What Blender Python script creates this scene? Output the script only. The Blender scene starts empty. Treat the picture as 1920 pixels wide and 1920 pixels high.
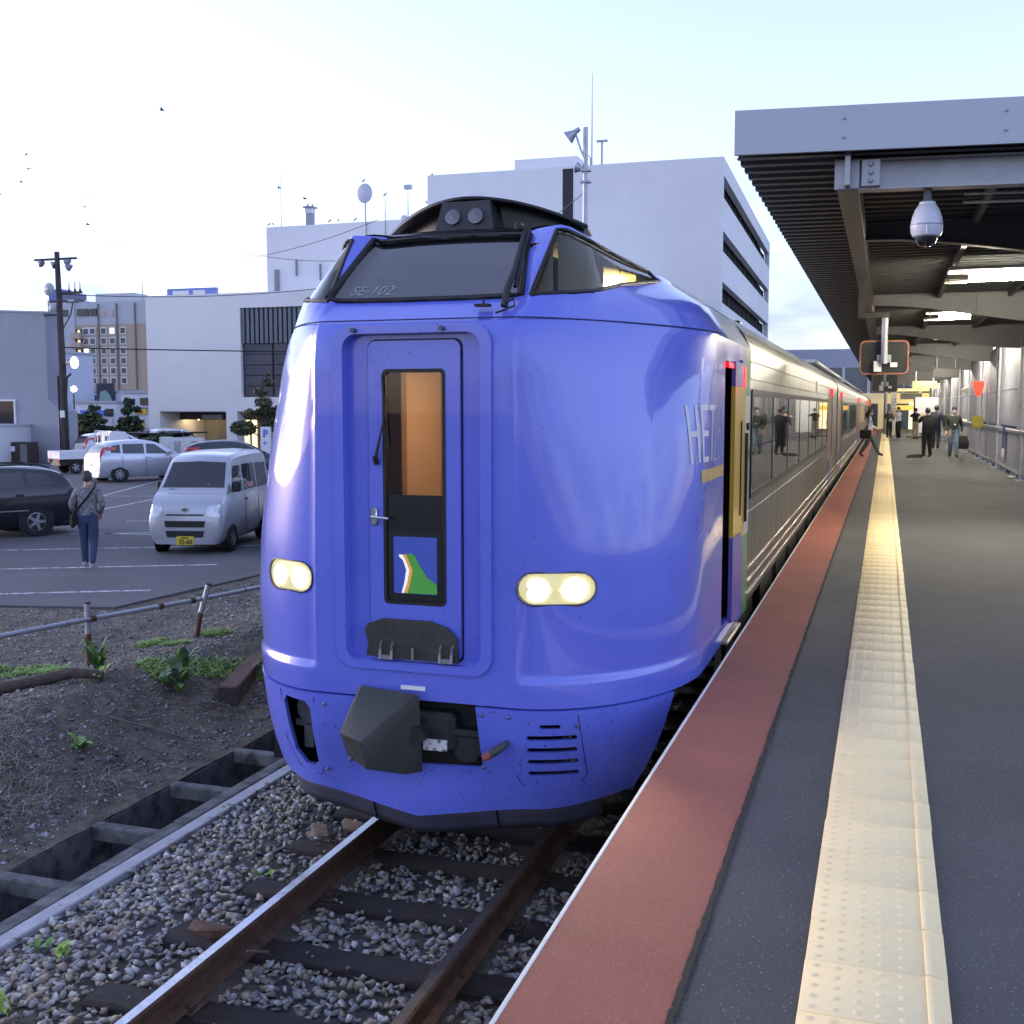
import bpy, bmesh, math, random
import numpy as np
from mathutils import Vector, Matrix
R = math.radians
scene = bpy.context.scene
COL = scene.collection
random.seed(7); rng = np.random.default_rng(7)

# ---------------------------------------------------------------- camera, sky, sun, exposure
cd = bpy.data.cameras.new('camera'); cam = bpy.data.objects.new('camera', cd); COL.objects.link(cam)
cd.sensor_width = 36; cd.lens = 39.375; cd.clip_start = 0.05; cd.clip_end = 9000
cam.location = (2.49, 0, 2.65); cam.rotation_euler = (R(90-5.332), 0, R(18.36))
scene.camera = cam
SUN_EL, SUN_AZ = 5.0, -90.0          # azimuth measured from +Y towards +X: left of the track
world = bpy.data.worlds.new('World'); scene.world = world; world.use_nodes = True
wn, wl = world.node_tree.nodes, world.node_tree.links
bg = wn['Background']
sky = wn.new('ShaderNodeTexSky'); sky.sky_type = 'NISHITA'; sky.sun_disc = False
sky.sun_elevation = R(SUN_EL); sky.sun_rotation = R(SUN_AZ)
sky.air_density = 1.0; sky.dust_density = 0.6; sky.ozone_density = 3.0
# thin evening cloud bank, wrapped all round the horizon
tc = wn.new('ShaderNodeTexCoord')
mp = wn.new('ShaderNodeMapping'); mp.inputs['Scale'].default_value = (1.6, 1.6, 5.5)
wl.new(tc.outputs['Generated'], mp.inputs['Vector'])
nz = wn.new('ShaderNodeTexNoise'); nz.inputs['Scale'].default_value = 2.6; nz.inputs['Detail'].default_value = 7
nz.inputs['Roughness'].default_value = 0.55
wl.new(mp.outputs['Vector'], nz.inputs['Vector'])
cr = wn.new('ShaderNodeValToRGB'); cr.color_ramp.elements[0].position = 0.38; cr.color_ramp.elements[1].position = 0.60
wl.new(nz.outputs['Fac'], cr.inputs['Fac'])
sep = wn.new('ShaderNodeSeparateXYZ'); wl.new(tc.outputs['Generated'], sep.inputs['Vector'])
mr = wn.new('ShaderNodeMapRange'); mr.inputs['From Min'].default_value = 0.12; mr.inputs['From Max'].default_value = 0.20
mr.inputs['To Min'].default_value = 1.0; mr.inputs['To Max'].default_value = 0.0
wl.new(sep.outputs['Z'], mr.inputs['Value'])
mu = wn.new('ShaderNodeMath'); mu.operation = 'MULTIPLY'
wl.new(cr.outputs['Color'], mu.inputs[0]); wl.new(mr.outputs['Result'], mu.inputs[1])
mx = wn.new('ShaderNodeMix'); mx.data_type = 'RGBA'; mx.blend_type = 'MULTIPLY'
mx.inputs['B'].default_value = (0.42, 0.46, 0.62, 1)
wl.new(mu.outputs[0], mx.inputs['Factor']); wl.new(sky.outputs['Color'], mx.inputs['A'])
hs = wn.new('ShaderNodeHueSaturation'); hs.inputs['Saturation'].default_value = 0.62
wl.new(mx.outputs['Result'], hs.inputs['Color'])
ti = wn.new('ShaderNodeMix'); ti.data_type = 'RGBA'; ti.blend_type = 'MULTIPLY'; ti.inputs['Factor'].default_value = 1
ti.inputs['B'].default_value = (1.02, 0.945, 1.14, 1)      # the camera's cool white balance
wl.new(hs.outputs['Color'], ti.inputs['A'])
wl.new(ti.outputs['Result'], bg.inputs['Color'])
bg.inputs['Strength'].default_value = 0.15
sd = bpy.data.lights.new('sun', 'SUN'); sun = bpy.data.objects.new('sun', sd); COL.objects.link(sun)
sd.energy = 0.2; sd.angle = R(30); sd.color = (1.0, 0.93, 0.88)
_d = Vector((math.sin(R(SUN_AZ))*math.cos(R(SUN_EL)), math.cos(R(SUN_AZ))*math.cos(R(SUN_EL)), math.sin(R(SUN_EL))))
sun.rotation_euler = (-_d).to_track_quat('-Z', 'Y').to_euler()
scene.view_settings.view_transform = 'Standard'; scene.view_settings.look = 'None'
scene.view_settings.gamma = 1; scene.view_settings.use_curve_mapping = False
scene.view_settings.exposure = 2.45
scene.cycles.max_bounces = 8; scene.cycles.transparent_max_bounces = 12
scene.cycles.use_denoising = True
scene.cycles.sample_clamp_indirect = 8
scene.cycles.caustics_reflective = False; scene.cycles.caustics_refractive = False

# ---------------------------------------------------------------- materials
MATS = {}
def mat(name, col=(0.5,0.5,0.5), rough=0.6, metal=0.0, var=0.0, vs=3.0, bump=0.0, bs=40.0, coat=0.0,
        emit=None, es=0.0, dirt=None, spec=0.5, tr=0.0, vcol2=None, alpha=None, stretch=None, rv=0.0, rnd=0.0):
    """principled material; var/vs colour variation, bump/bs fine relief, dirt=(colour, scale, lo, hi)"""
    if name in MATS: return MATS[name]
    m = bpy.data.materials.new(name); m.use_nodes = True
    n, l = m.node_tree.nodes, m.node_tree.links
    p = n['Principled BSDF']
    p.inputs['Base Color'].default_value = (*col, 1); p.inputs['Roughness'].default_value = rough
    p.inputs['Metallic'].default_value = metal; p.inputs['Specular IOR Level'].default_value = spec
    p.inputs['Coat Weight'].default_value = coat; p.inputs['Coat Roughness'].default_value = 0.04
    p.inputs['Transmission Weight'].default_value = tr
    if emit: p.inputs['Emission Color'].default_value = (*emit, 1); p.inputs['Emission Strength'].default_value = es
    t = None
    def coord(scale):
        nonlocal t
        if t is None:
            t = n.new('ShaderNodeTexCoord')
        if stretch:
            q = n.new('ShaderNodeMapping'); q.inputs['Scale'].default_value = stretch
            l.new(t.outputs['Object'], q.inputs['Vector']); return q.outputs['Vector']
        return t.outputs['Object']
    src = None
    if var > 0:
        a = n.new('ShaderNodeTexNoise'); a.inputs['Scale'].default_value = vs; a.inputs['Detail'].default_value = 6
        a.inputs['Roughness'].default_value = 0.65
        l.new(coord(vs), a.inputs['Vector'])
        r = n.new('ShaderNodeValToRGB')
        c2 = vcol2 if vcol2 else tuple(min(1, c*(1+var)) for c in col)
        c1 = tuple(c*(1-var) for c in col)
        r.color_ramp.elements[0].color = (*c1, 1); r.color_ramp.elements[1].color = (*c2, 1)
        r.color_ramp.elements[0].position = 0.3; r.color_ramp.elements[1].position = 0.7
        l.new(a.outputs['Fac'], r.inputs['Fac']); src = r.outputs['Color']
        if rv > 0:
            q = n.new('ShaderNodeMapRange'); q.inputs['From Min'].default_value = 0.3; q.inputs['From Max'].default_value = 0.7
            q.inputs['To Min'].default_value = max(0.02, rough-rv); q.inputs['To Max'].default_value = min(1, rough+rv)
            l.new(a.outputs['Fac'], q.inputs['Value']); l.new(q.outputs['Result'], p.inputs['Roughness'])
    if dirt:
        dc, ds, lo, hi = dirt
        a = n.new('ShaderNodeTexNoise'); a.inputs['Scale'].default_value = ds; a.inputs['Detail'].default_value = 4
        l.new(coord(ds), a.inputs['Vector'])
        r = n.new('ShaderNodeMapRange'); r.inputs['From Min'].default_value = lo; r.inputs['From Max'].default_value = hi
        l.new(a.outputs['Fac'], r.inputs['Value'])
        mxx = n.new('ShaderNodeMix'); mxx.data_type = 'RGBA'
        l.new(r.outputs['Result'], mxx.inputs['Factor'])
        if src: l.new(src, mxx.inputs['A'])
        else: mxx.inputs['A'].default_value = (*col, 1)
        mxx.inputs['B'].default_value = (*dc, 1); src = mxx.outputs['Result']
    if rnd > 0:                      # piece-to-piece difference between alike objects
        oi = n.new('ShaderNodeObjectInfo'); q = n.new('ShaderNodeMapRange'); q.inputs['To Min'].default_value = 1-rnd; q.inputs['To Max'].default_value = 1
        l.new(oi.outputs['Random'], q.inputs['Value'])
        mz = n.new('ShaderNodeMix'); mz.data_type = 'RGBA'; mz.blend_type = 'MULTIPLY'; mz.inputs['Factor'].default_value = 1
        if src: l.new(src, mz.inputs['A'])
        else: mz.inputs['A'].default_value = (*col, 1)
        l.new(q.outputs['Result'], mz.inputs['B']); src = mz.outputs['Result']
    if src: l.new(src, p.inputs['Base Color'])
    if bump > 0:
        a = n.new('ShaderNodeTexNoise'); a.inputs['Scale'].default_value = bs; a.inputs['Detail'].default_value = 5
        l.new(coord(bs), a.inputs['Vector'])
        b = n.new('ShaderNodeBump'); b.inputs['Strength'].default_value = bump; b.inputs['Distance'].default_value = 0.02
        l.new(a.outputs['Fac'], b.inputs['Height']); l.new(b.outputs['Normal'], p.inputs['Normal'])
    MATS[name] = m; return m
def glass(name, tint=(0.3,0.33,0.36), trans=0.5, rough=0.02, ior=1.45, body=(0.01,0.012,0.015)):
    """window pane: part see-through, part dark body, mirror-like at grazing angles"""
    if name in MATS: return MATS[name]
    m = bpy.data.materials.new(name); m.use_nodes = True
    n, l = m.node_tree.nodes, m.node_tree.links
    p = n['Principled BSDF']; p.inputs['Base Color'].default_value = (*body, 1); p.inputs['Roughness'].default_value = rough
    p.inputs['IOR'].default_value = ior; p.inputs['Specular IOR Level'].default_value = 0.6
    t = n.new('ShaderNodeBsdfTransparent'); t.inputs['Color'].default_value = (*tint, 1)
    g = n.new('ShaderNodeBsdfGlossy'); g.inputs['Roughness'].default_value = rough; g.inputs['Color'].default_value = (1,1,1,1)
    fr = n.new('ShaderNodeFresnel'); fr.inputs['IOR'].default_value = ior
    m1 = n.new('ShaderNodeMixShader'); l.new(fr.outputs[0], m1.inputs[0]); l.new(t.outputs[0], m1.inputs[1]); l.new(g.outputs[0], m1.inputs[2])
    m2 = n.new('ShaderNodeMixShader'); m2.inputs[0].default_value = trans
    l.new(p.outputs[0], m2.inputs[1]); l.new(m1.outputs[0], m2.inputs[2])
    l.new(m2.outputs[0], n['Material Output'].inputs['Surface'])
    MATS[name] = m; return m

# ---------------------------------------------------------------- mesh helpers
class MB:
    def __init__(s): s.v=[]; s.f=[]; s.m=[]
    def add(s, vs, fs, mi=0):
        o=len(s.v); s.v += [tuple(v) for v in vs]; s.f += [tuple(i+o for i in f) for f in fs]; s.m += [mi]*len(fs); return s
    def box(s, x0,x1,y0,y1,z0,z1, mi=0, b=0.0, rot=None, at=None):
        if b > 0:
            bm=bmesh.new(); bmesh.ops.create_cube(bm, size=1)
            for v in bm.verts: v.co = Vector((x0+(v.co.x+.5)*(x1-x0), y0+(v.co.y+.5)*(y1-y0), z0+(v.co.z+.5)*(z1-z0)))
            bmesh.ops.bevel(bm, geom=bm.edges[:], offset=b, segments=1, affect='EDGES')
            bm.verts.index_update(); vs=[v.co.copy() for v in bm.verts]; fs=[[v.index for v in f.verts] for f in bm.faces]; bm.free()
        else:
            vs=[(x,y,z) for x in (x0,x1) for y in (y0,y1) for z in (z0,z1)]
            fs=[(0,1,3,2),(4,6,7,5),(0,4,5,1),(2,3,7,6),(0,2,6,4),(1,5,7,3)]
        if rot is not None:
            at=Vector(at) if at is not None else Vector(((x0+x1)/2,(y0+y1)/2,(z0+z1)/2))
            vs=[rot@(Vector(v)-at)+at for v in vs]
        return s.add(vs,fs,mi)
    def tube(s, pts, r, n=8, mi=0, caps=True, sx=1.0):
        pts=[Vector(p) for p in pts]; rs = r if isinstance(r,(list,tuple)) else [r]*len(pts)
        vs=[]; fs=[]; k=len(pts); up=None
        for i,p in enumerate(pts):
            d=(pts[min(i+1,k-1)]-pts[max(i-1,0)]).normalized()
            if up is None:
                up=Vector((0,0,1)) if abs(d.z)<.9 else Vector((0,1,0))
            a=d.cross(up).normalized(); up=a.cross(d).normalized()
            for j in range(n):
                t=2*math.pi*j/n; vs.append(p+a*math.cos(t)*rs[i]*sx+up*math.sin(t)*rs[i])
        for i in range(k-1):
            for j in range(n): fs.append((i*n+j,i*n+(j+1)%n,(i+1)*n+(j+1)%n,(i+1)*n+j))
        if caps: fs.append(tuple(range(n))[::-1]); fs.append(tuple((k-1)*n+j for j in range(n)))
        return s.add(vs,fs,mi)
    def lathe(s, prof, n=16, mi=0, axis='Z', at=(0,0,0), caps=True):
        vs=[];fs=[]
        for (r,h) in prof:
            for j in range(n):
                t=2*math.pi*j/n; a,b=r*math.cos(t),r*math.sin(t)
                vs.append({'Z':(a,b,h),'X':(h,a,b),'Y':(a,h,b)}[axis])
        k=len(prof)
        for i in range(k-1):
            for j in range(n): fs.append((i*n+j,i*n+(j+1)%n,(i+1)*n+(j+1)%n,(i+1)*n+j))
        if caps: fs.append(tuple(range(n))[::-1]); fs.append(tuple((k-1)*n+j for j in range(n)))
        vs=[(x+at[0],y+at[1],z+at[2]) for x,y,z in vs]
        return s.add(vs,fs,mi)
    def prism(s, poly, d0, d1, axis='Y', mi=0):
        """polygon in the plane across axis, extruded from d0 to d1; X:(y,z) Y:(x,z) Z:(x,y)"""
        f={'X':lambda a,b,d:(d,a,b),'Y':lambda a,b,d:(a,d,b),'Z':lambda a,b,d:(a,b,d)}[axis]
        k=len(poly); vs=[f(a,b,d0) for a,b in poly]+[f(a,b,d1) for a,b in poly]
        fs=[tuple(range(k)),tuple(range(k,2*k))[::-1]]+[(i,(i+1)%k,k+(i+1)%k,k+i) for i in range(k)]
        return s.add(vs,fs,mi)
    def ring(s, outer, inner, d0, d1, axis='Y', mi=0):
        """frame between two polygons of equal count"""
        f={'X':lambda a,b,d:(d,a,b),'Y':lambda a,b,d:(a,d,b),'Z':lambda a,b,d:(a,b,d)}[axis]
        k=len(outer); vs=[f(a,b,d) for d in (d0,d1) for P in (outer,inner) for a,b in P]; fs=[]
        for i in range(k):
            j=(i+1)%k
            fs += [(i,j,k+j,k+i),(2*k+i,3*k+i,3*k+j,2*k+j),(i,2*k+i,2*k+j,j),(k+i,k+j,3*k+j,3*k+i)]
        return s.add(vs,fs,mi)
    def grid(s, fn, nu, nv, mi=0, closed=False):
        vs=[fn(i/nu,j/nv) for j in range(nv+1) for i in range(nu+1)]; w=nu+1
        return s.add(vs,[(j*w+i,j*w+i+1,(j+1)*w+i+1,(j+1)*w+i) for j in range(nv) for i in range(nu)],mi)
    def hull(s, pts, mi=0):
        bm=bmesh.new()
        for p in pts: bm.verts.new(p)
        bmesh.ops.convex_hull(bm, input=bm.verts[:]); bm.verts.ensure_lookup_table(); bm.verts.index_update()
        vs=[v.co.copy() for v in bm.verts]; fs=[[v.index for v in f.verts] for f in bm.faces]; bm.free()
        return s.add(vs,fs,mi)
    def xf(s, M):
        s.v=[tuple(M@Vector(v)) for v in s.v]; return s
    def mesh(s, name, mats, smooth=None, fix=True):
        me=bpy.data.meshes.new(name); me.from_pydata(s.v,[],s.f)
        for m in mats: me.materials.append(m)
        if len(mats)>1: me.polygons.foreach_set('material_index', s.m)
        if fix and len(s.f)<60000:
            bm=bmesh.new(); bm.from_mesh(me); bmesh.ops.recalc_face_normals(bm, faces=bm.faces[:]); bm.to_mesh(me); bm.free()
        if smooth is not None:
            me.shade_smooth(); me.set_sharp_from_angle(angle=R(smooth))
        me.update(); return me
    def build(s, name, mats, parent=None, smooth=None, world=False, fix=True):
        if not isinstance(mats,(list,tuple)): mats=[mats]
        if world and parent is not None:
            L=Vector(parent.location); s.v=[(v[0]-L.x,v[1]-L.y,v[2]-L.z) for v in s.v]
        o=bpy.data.objects.new(name, s.mesh(name,mats,smooth,fix)); COL.objects.link(o)
        if parent is not None: o.parent=parent
        return o
def tag(o, label=None, cat=None, group=None, kind=None):
    if label: o['label']=label
    if cat: o['category']=cat
    if group: o['group']=group
    if kind: o['kind']=kind
    return o
def thing(name, label, cat, loc=(0,0,0), rz=0.0, group=None):
    o=bpy.data.objects.new(name,None); COL.objects.link(o); o.location=loc; o.rotation_euler=(0,0,rz); o.empty_display_size=.2
    return tag(o,label,cat,group)
def struct(name, loc=(0,0,0)):
    o=bpy.data.objects.new(name,None); COL.objects.link(o); o.location=loc; return tag(o,kind='structure')
def inst(mesh, name, parent, loc=(0,0,0), rot=(0,0,0), scale=(1,1,1)):
    o=bpy.data.objects.new(name,mesh); COL.objects.link(o); o.parent=parent; o.location=loc; o.rotation_euler=rot; o.scale=scale; return o
def dup(root, loc, rz=0.0, label=None, group=None):
    def cp(o,par):
        c=o.copy(); COL.objects.link(c); c.parent=par
        for ch in o.children: cp(ch,c)
        return c
    r=cp(root,None); r.location=loc; r.rotation_euler=(0,0,rz)
    if label: r['label']=label
    if group: r['group']=group
    return r
def rrect(x0,x1,z0,z1,r,n=4):
    P=[]
    for cx,cz,a0 in ((x1-r,z1-r,0),(x0+r,z1-r,90),(x0+r,z0+r,180),(x1-r,z0+r,270)):
        for i in range(n+1):
            a=R(a0+90*i/n); P.append((cx+r*math.cos(a),cz+r*math.sin(a)))
    return P
def text_mb(s, size, depth=0.004, align='CENTER', shear=0.0, bold=0.0, sx=1.0):
    """lettering as a mesh builder in the XZ plane facing -Y"""
    c=bpy.data.curves.new('lettering','FONT'); c.body=s; c.size=size; c.extrude=depth/2; c.align_x=align; c.align_y='CENTER'
    c.shear=shear; c.offset=bold; c.resolution_u=3
    o=bpy.data.objects.new('lettering',c); COL.objects.link(o)
    dg=bpy.context.evaluated_depsgraph_get(); me=bpy.data.meshes.new_from_object(o.evaluated_get(dg))
    mb=MB(); mb.add([(v.co.x*sx,-v.co.z,v.co.y) for v in me.vertices],[tuple(p.vertices) for p in me.polygons])
    bpy.data.objects.remove(o); bpy.data.curves.remove(c); bpy.data.meshes.remove(me); return mb
def sstep(x,a,b):
    t=min(1,max(0,(x-a)/(b-a))); return t*t*(3-2*t)
def vnoise(x,y,seed=0):
    """cheap smooth value noise"""
    xi,yi=math.floor(x),math.floor(y); fx,fy=x-xi,y-yi
    def h(i,j):
        n=math.sin(i*127.1+j*311.7+seed*74.7)*43758.5453; return n-math.floor(n)
    u=fx*fx*(3-2*fx); v=fy*fy*(3-2*fy)
    return (h(xi,yi)*(1-u)+h(xi+1,yi)*u)*(1-v)+(h(xi,yi+1)*(1-u)+h(xi+1,yi+1)*u)*v
def fbm(x,y,seed=0): return .55*vnoise(x,y,seed)+.3*vnoise(x*2.1,y*2.1,seed+1)+.15*vnoise(x*4.3,y*4.3,seed+2)
def stones(name, pts, sizes, mats, flat=0.7, seed=1, sub=1):
    """one mesh of many angular stones (uncountable gravel)"""
    rg=np.random.default_rng(seed); protos=[]
    for k in range(10):
        bm=bmesh.new()
        P=rg.normal(size=(9,3)); P/=np.linalg.norm(P,axis=1)[:,None]; P*=rg.uniform(.7,1.15,size=(9,1))
        for p in P: bm.verts.new(p)
        bmesh.ops.convex_hull(bm,input=bm.verts[:]); 
        loose=[v for v in bm.verts if not v.link_faces]; bmesh.ops.delete(bm,geom=loose,context='VERTS')
        bmesh.ops.triangulate(bm,faces=bm.faces[:]); bm.verts.index_update()
        protos.append((np.array([v.co[:] for v in bm.verts]),np.array([[v.index for v in f.verts] for f in bm.faces]))); bm.free()
    V=[];F=[];MI=[];o=0
    for i,(p,s) in enumerate(zip(pts,sizes)):
        v,f=protos[rg.integers(10)]
        q=rg.normal(size=4); q/=np.linalg.norm(q); w,x,y,z=q
        Rm=np.array([[1-2*(y*y+z*z),2*(x*y-z*w),2*(x*z+y*w)],[2*(x*y+z*w),1-2*(x*x+z*z),2*(y*z-x*w)],[2*(x*z-y*w),2*(y*z+x*w),1-2*(x*x+y*y)]])
        sc=np.array([rg.uniform(.8,1.25),rg.uniform(.65,1.0),rg.uniform(.5,.8)])*s
        vv=(v*sc)@Rm.T; vv[:,2]*=flat
        V.append(vv+np.array(p)); F.append(f+o); o+=len(v); MI+= [rg.choice(len(mats),p=None)]*len(f)
    V=np.concatenate(V).astype(np.float32); F=np.concatenate(F).astype(np.int32)
    me=bpy.data.meshes.new(name); me.vertices.add(len(V)); me.vertices.foreach_set('co',V.ravel())
    me.loops.add(len(F)*3); me.loops.foreach_set('vertex_index',F.ravel())
    me.polygons.add(len(F)); me.polygons.foreach_set('loop_start',np.arange(0,len(F)*3,3,dtype=np.int32))
    for m in mats: me.materials.append(m)
    me.polygons.foreach_set('material_index',np.array(MI,dtype=np.int32))
    me.update(calc_edges=True)
    ob=bpy.data.objects.new(name,me); COL.objects.link(ob); return ob
# ================================================================ THE SETTING
m_asph = mat('platform_asphalt',(0.064,0.062,0.065),0.85,var=.26,vs=.8,bump=.5,bs=260,dirt=((0.30,0.31,0.33),105,.645,.69))
m_lot = mat('lot_asphalt',(0.105,0.105,0.115),0.85,var=.16,vs=.6,bump=.4,bs=150)
m_red = mat('red_rubber_paving',(0.32,0.092,0.062),0.8,var=.15,vs=1.6,bump=.6,bs=300,dirt=((0.42,0.20,0.16),170,.60,.68))
m_conc = mat('concrete',(0.28,0.275,0.27),0.9,var=.25,vs=4,bump=.35,bs=60,dirt=((0.09,0.09,0.085),9,.5,.72))
m_white = mat('edge_white',(0.62,0.62,0.58),0.7,var=.1,vs=8)
m_tact = mat('tactile_cream',(0.97,0.765,0.41),0.7,var=.04,vs=40,bump=.1,bs=120,rnd=.10)
m_soil = mat('soil',(0.075,0.060,0.042),0.95,var=.5,vs=6,bump=1.0,bs=45,vcol2=(0.20,0.16,0.115))
m_ball = mat('ballast_bed',(0.085,0.078,0.072),0.95,var=.3,vs=20,bump=.8,bs=60)
# ground to the horizon
g=MB(); g.add([(-4000,-600,-.75),(4000,-600,-.75),(4000,6000,-.75),(-4000,6000,-.75)],[(0,1,2,3)])
tag(g.build('ground',mat('ground_dirt',(0.08,0.078,0.075),.95,var=.3,vs=.2)),kind='structure')
# parking lot: asphalt slab with a broken edge towards the bank
edge=[(-60,9.0),(-30,10.6),(-20,11.3),(-12,11.95),(-9.16,12.41),(-7.56,12.81),(-7.28,16.03),(-7.15,24),(-7.0,40),(-6.9,160)]
fine=[]
for (a,b) in zip(edge[:-1],edge[1:]):
    n=max(1,int(min(math.dist(a,b),30)/.25))
    for i in range(n):
        t=i/n; fine.append((a[0]+(b[0]-a[0])*t+.05*(fbm(a[0]*3+i*.9,2)-.5),a[1]+(b[1]-a[1])*t+.07*(fbm(i*.8,a[1],5)-.5)))
fine.append(edge[-1])
poly=fine+[(-420,400),(-420,9)]
g=MB(); g.prism(poly,-.16,-.10,'Z')
lot=tag(g.build('parking_lot',m_lot),kind='structure')
far=MB(); far.add([(-900,160,-.11),(900,160,-.11),(900,900,-.11),(-900,900,-.11)],[(0,1,2,3)])
tag(far.build('street_ground',m_lot),kind='structure')
m_line=mat('lot_paint',(0.55,0.55,0.58),.8,var=.35,vs=9,dirt=((0.11,0.11,0.12),14,.5,.62))
def lot_line(p,q,w=.11):
    p=Vector((*p,0)); q=Vector((*q,0)); d=(q-p).normalized(); nrm=Vector((-d.y,d.x,0))*w/2
    b=MB(); b.add([p-nrm,q-nrm,q+nrm,p+nrm],[(0,1,2,3)]); b.v=[(x,y,-.096) for x,y,_ in b.v]
    b.build('painted_line',m_line,lot,fix=False)
for k in range(-2,7):          # bays beside the bank
    a=Vector((-13.67,17.27)); b_=Vector((-9.2,19.6)); off=Vector((-.62,2.72))*k
    lot_line(a+off,b_+off)
lot_line((-15.0,14.2),(-19.6,34.0)); lot_line((-20.6,29.0),(-24.5,38.5)); lot_line((-20.6,29.0),(-15.5,30.6)); lot_line((-24.3,37.7),(-19.0,39.3))
lot_line((-13.81,20.33),(-12.2,20.5))

# railway track
track=struct('railway_track')
def rail_prof():
    return [(-.06,-.153),(.06,-.153),(.06,-.143),(.012,-.125),(.009,-.05),(.030,-.038),(.0325,-.012),(.026,0),(-.026,0),(-.0325,-.012),(-.030,-.038),(-.009,-.05),(-.012,-.125),(-.06,-.143)]
m_rust=mat('rail_rust',(0.105,0.058,0.036),.85,var=.35,vs=14,bump=.3,bs=80)
m_shine=mat('rail_running_face',(0.50,0.50,0.53),.28,metal=1,var=.2,vs=20,rv=.1)
m_dull=mat('rail_head_dull',(0.10,0.085,0.08),.5,metal=.6,var=.3,vs=10)
for sx,shiny in ((-.566,1),(.566,1)):
    b=MB(); b.prism([(x+sx,z) for x,z in rail_prof()],2.0,70,'Y')
    r=b.build('rail',m_rust,track)
    h=MB(); h.box(sx-.025,sx+.025,2.0,70,.0006,.002); h.build('running_face',m_shine if sx<0 else m_dull,r)
m_slp=[mat('sleeper_wood_%d'%i,c,.9,var=.45,vs=6,bump=.7,bs=30,stretch=(1.5,12,12)) for i,c in enumerate([(0.036,0.028,0.028),(0.05,0.037,0.032),(0.028,0.024,0.026)])]
m_iron=mat('rusty_iron',(0.06,0.04,0.03),.8,var=.4,vs=30)
def sleeper_mesh(k):
    b=MB(); rg=random.Random(k)
    def fn(u,v):
        a=v*2*math.pi
        pr=[(-.10,-.14),(.10,-.14),(.10,-.012),(.088,0),(-.088,0),(-.10,-.012)]
        return (0,0,0)
    nx=26; pr=[(-.10,-.14),(.10,-.14),(.10,-.014),(.086,0),(.03,.002),(-.03,.002),(-.086,0),(-.10,-.014)]
    vs=[]
    for i in range(nx+1):
        x=-1.05+2.1*i/nx
        for (y,z) in pr:
            e=.012*(rg.random()-.5)*(1.6 if i in(0,nx) else 1)
            vs.append((x+(rg.random()-.5)*.03*(i in(0,nx)),y+e,z+(rg.random()-.5)*.010))
    k=len(pr); fs=[(i*k+j,i*k+(j+1)%k,(i+1)*k+(j+1)%k,(i+1)*k+j) for i in range(nx) for j in range(k)]
    fs+=[tuple(range(k))[::-1],tuple(nx*k+j for j in range(k))]
    b.add(vs,fs); return b
slm=[sleeper_mesh(k).mesh('sleeper',[m_slp[k%3]],smooth=40) for k in range(4)]
spk=MB(); spk.box(-.022,.022,-.016,.016,0,.03,b=.006); spk.box(-.008,.008,-.008,.008,-.05,0); spkm=spk.mesh('spike',[m_iron])
pl=MB(); pl.box(-.11,.11,-.075,.075,0,.014,b=.004); plm=pl.mesh('tie_plate',[m_iron])
y=4.26-1.24; k=0
while y<30:
    o=inst(slm[k%4],'sleeper',track,(rng.uniform(-.05,.05),y,-.168),(0,0,rng.uniform(-.012,.012)))
    if y<8:
        for sx in (-.566,.566):
            inst(plm,'tie_plate',o,(sx,0,.001))
            inst(spkm,'spike',o,(sx-.075,.04,.013)); inst(spkm,'spike',o,(sx+.075,-.04,.013))
    y+=.645; k+=1
# ballast
def ball_z(x,yv):
    z=-.185+.018*(fbm(x*3,yv*3,3)-.5)
    if x<-1.25: z-= .15*sstep(-x,1.25,2.1)
    if x>1.2: z-=.05*sstep(x,1.2,1.6)
    return z
b=MB(); b.grid(lambda u,v:(-2.12+3.9*u,1.5+26*v,ball_z(-2.12+3.9*u,1.5+26*v)-.03),60,200)
tag(b.build('ballast_bed',m_ball,smooth=60),kind='structure')
m_st=[mat('stone_%d'%i,c,.88,var=.25,vs=25) for i,c in enumerate([(.31,.31,.315),(.235,.23,.225),(.37,.36,.35),(.29,.245,.195),(.21,.21,.22),(.34,.285,.21),(.46,.455,.44),(.25,.205,.17)])]
P=[];S=[]
for _ in range(19000):
    x=rng.uniform(-2.12,1.55); yv=2.6+rng.random()**1.25*9.0
    if yv>6.6 and x>-1.15 and rng.random()<.6: continue
    if any(abs(x-s)<.085 for s in (-.566,.566)): continue
    ph=((yv-3.02+.3225)%.645)-.3225
    if abs(ph)<.11 and abs(x)<1.06:
        if rng.random()>.045: continue
        P.append((x,yv,-.15)); S.append(rng.uniform(.012,.025)); continue
    if -2.2<x<-2.0 and rng.random()<.35: continue
    P.append((x,yv,ball_z(x,yv)-.008+rng.uniform(-.015,.018))); S.append(rng.uniform(.021,.044)*(1.15 if rng.random()<.12 else 1))
tag(stones('ballast_stones',P,S,m_st,seed=3),'grey and brown crushed stone ballast between and beside the rails','ballast',kind='stuff')
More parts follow.
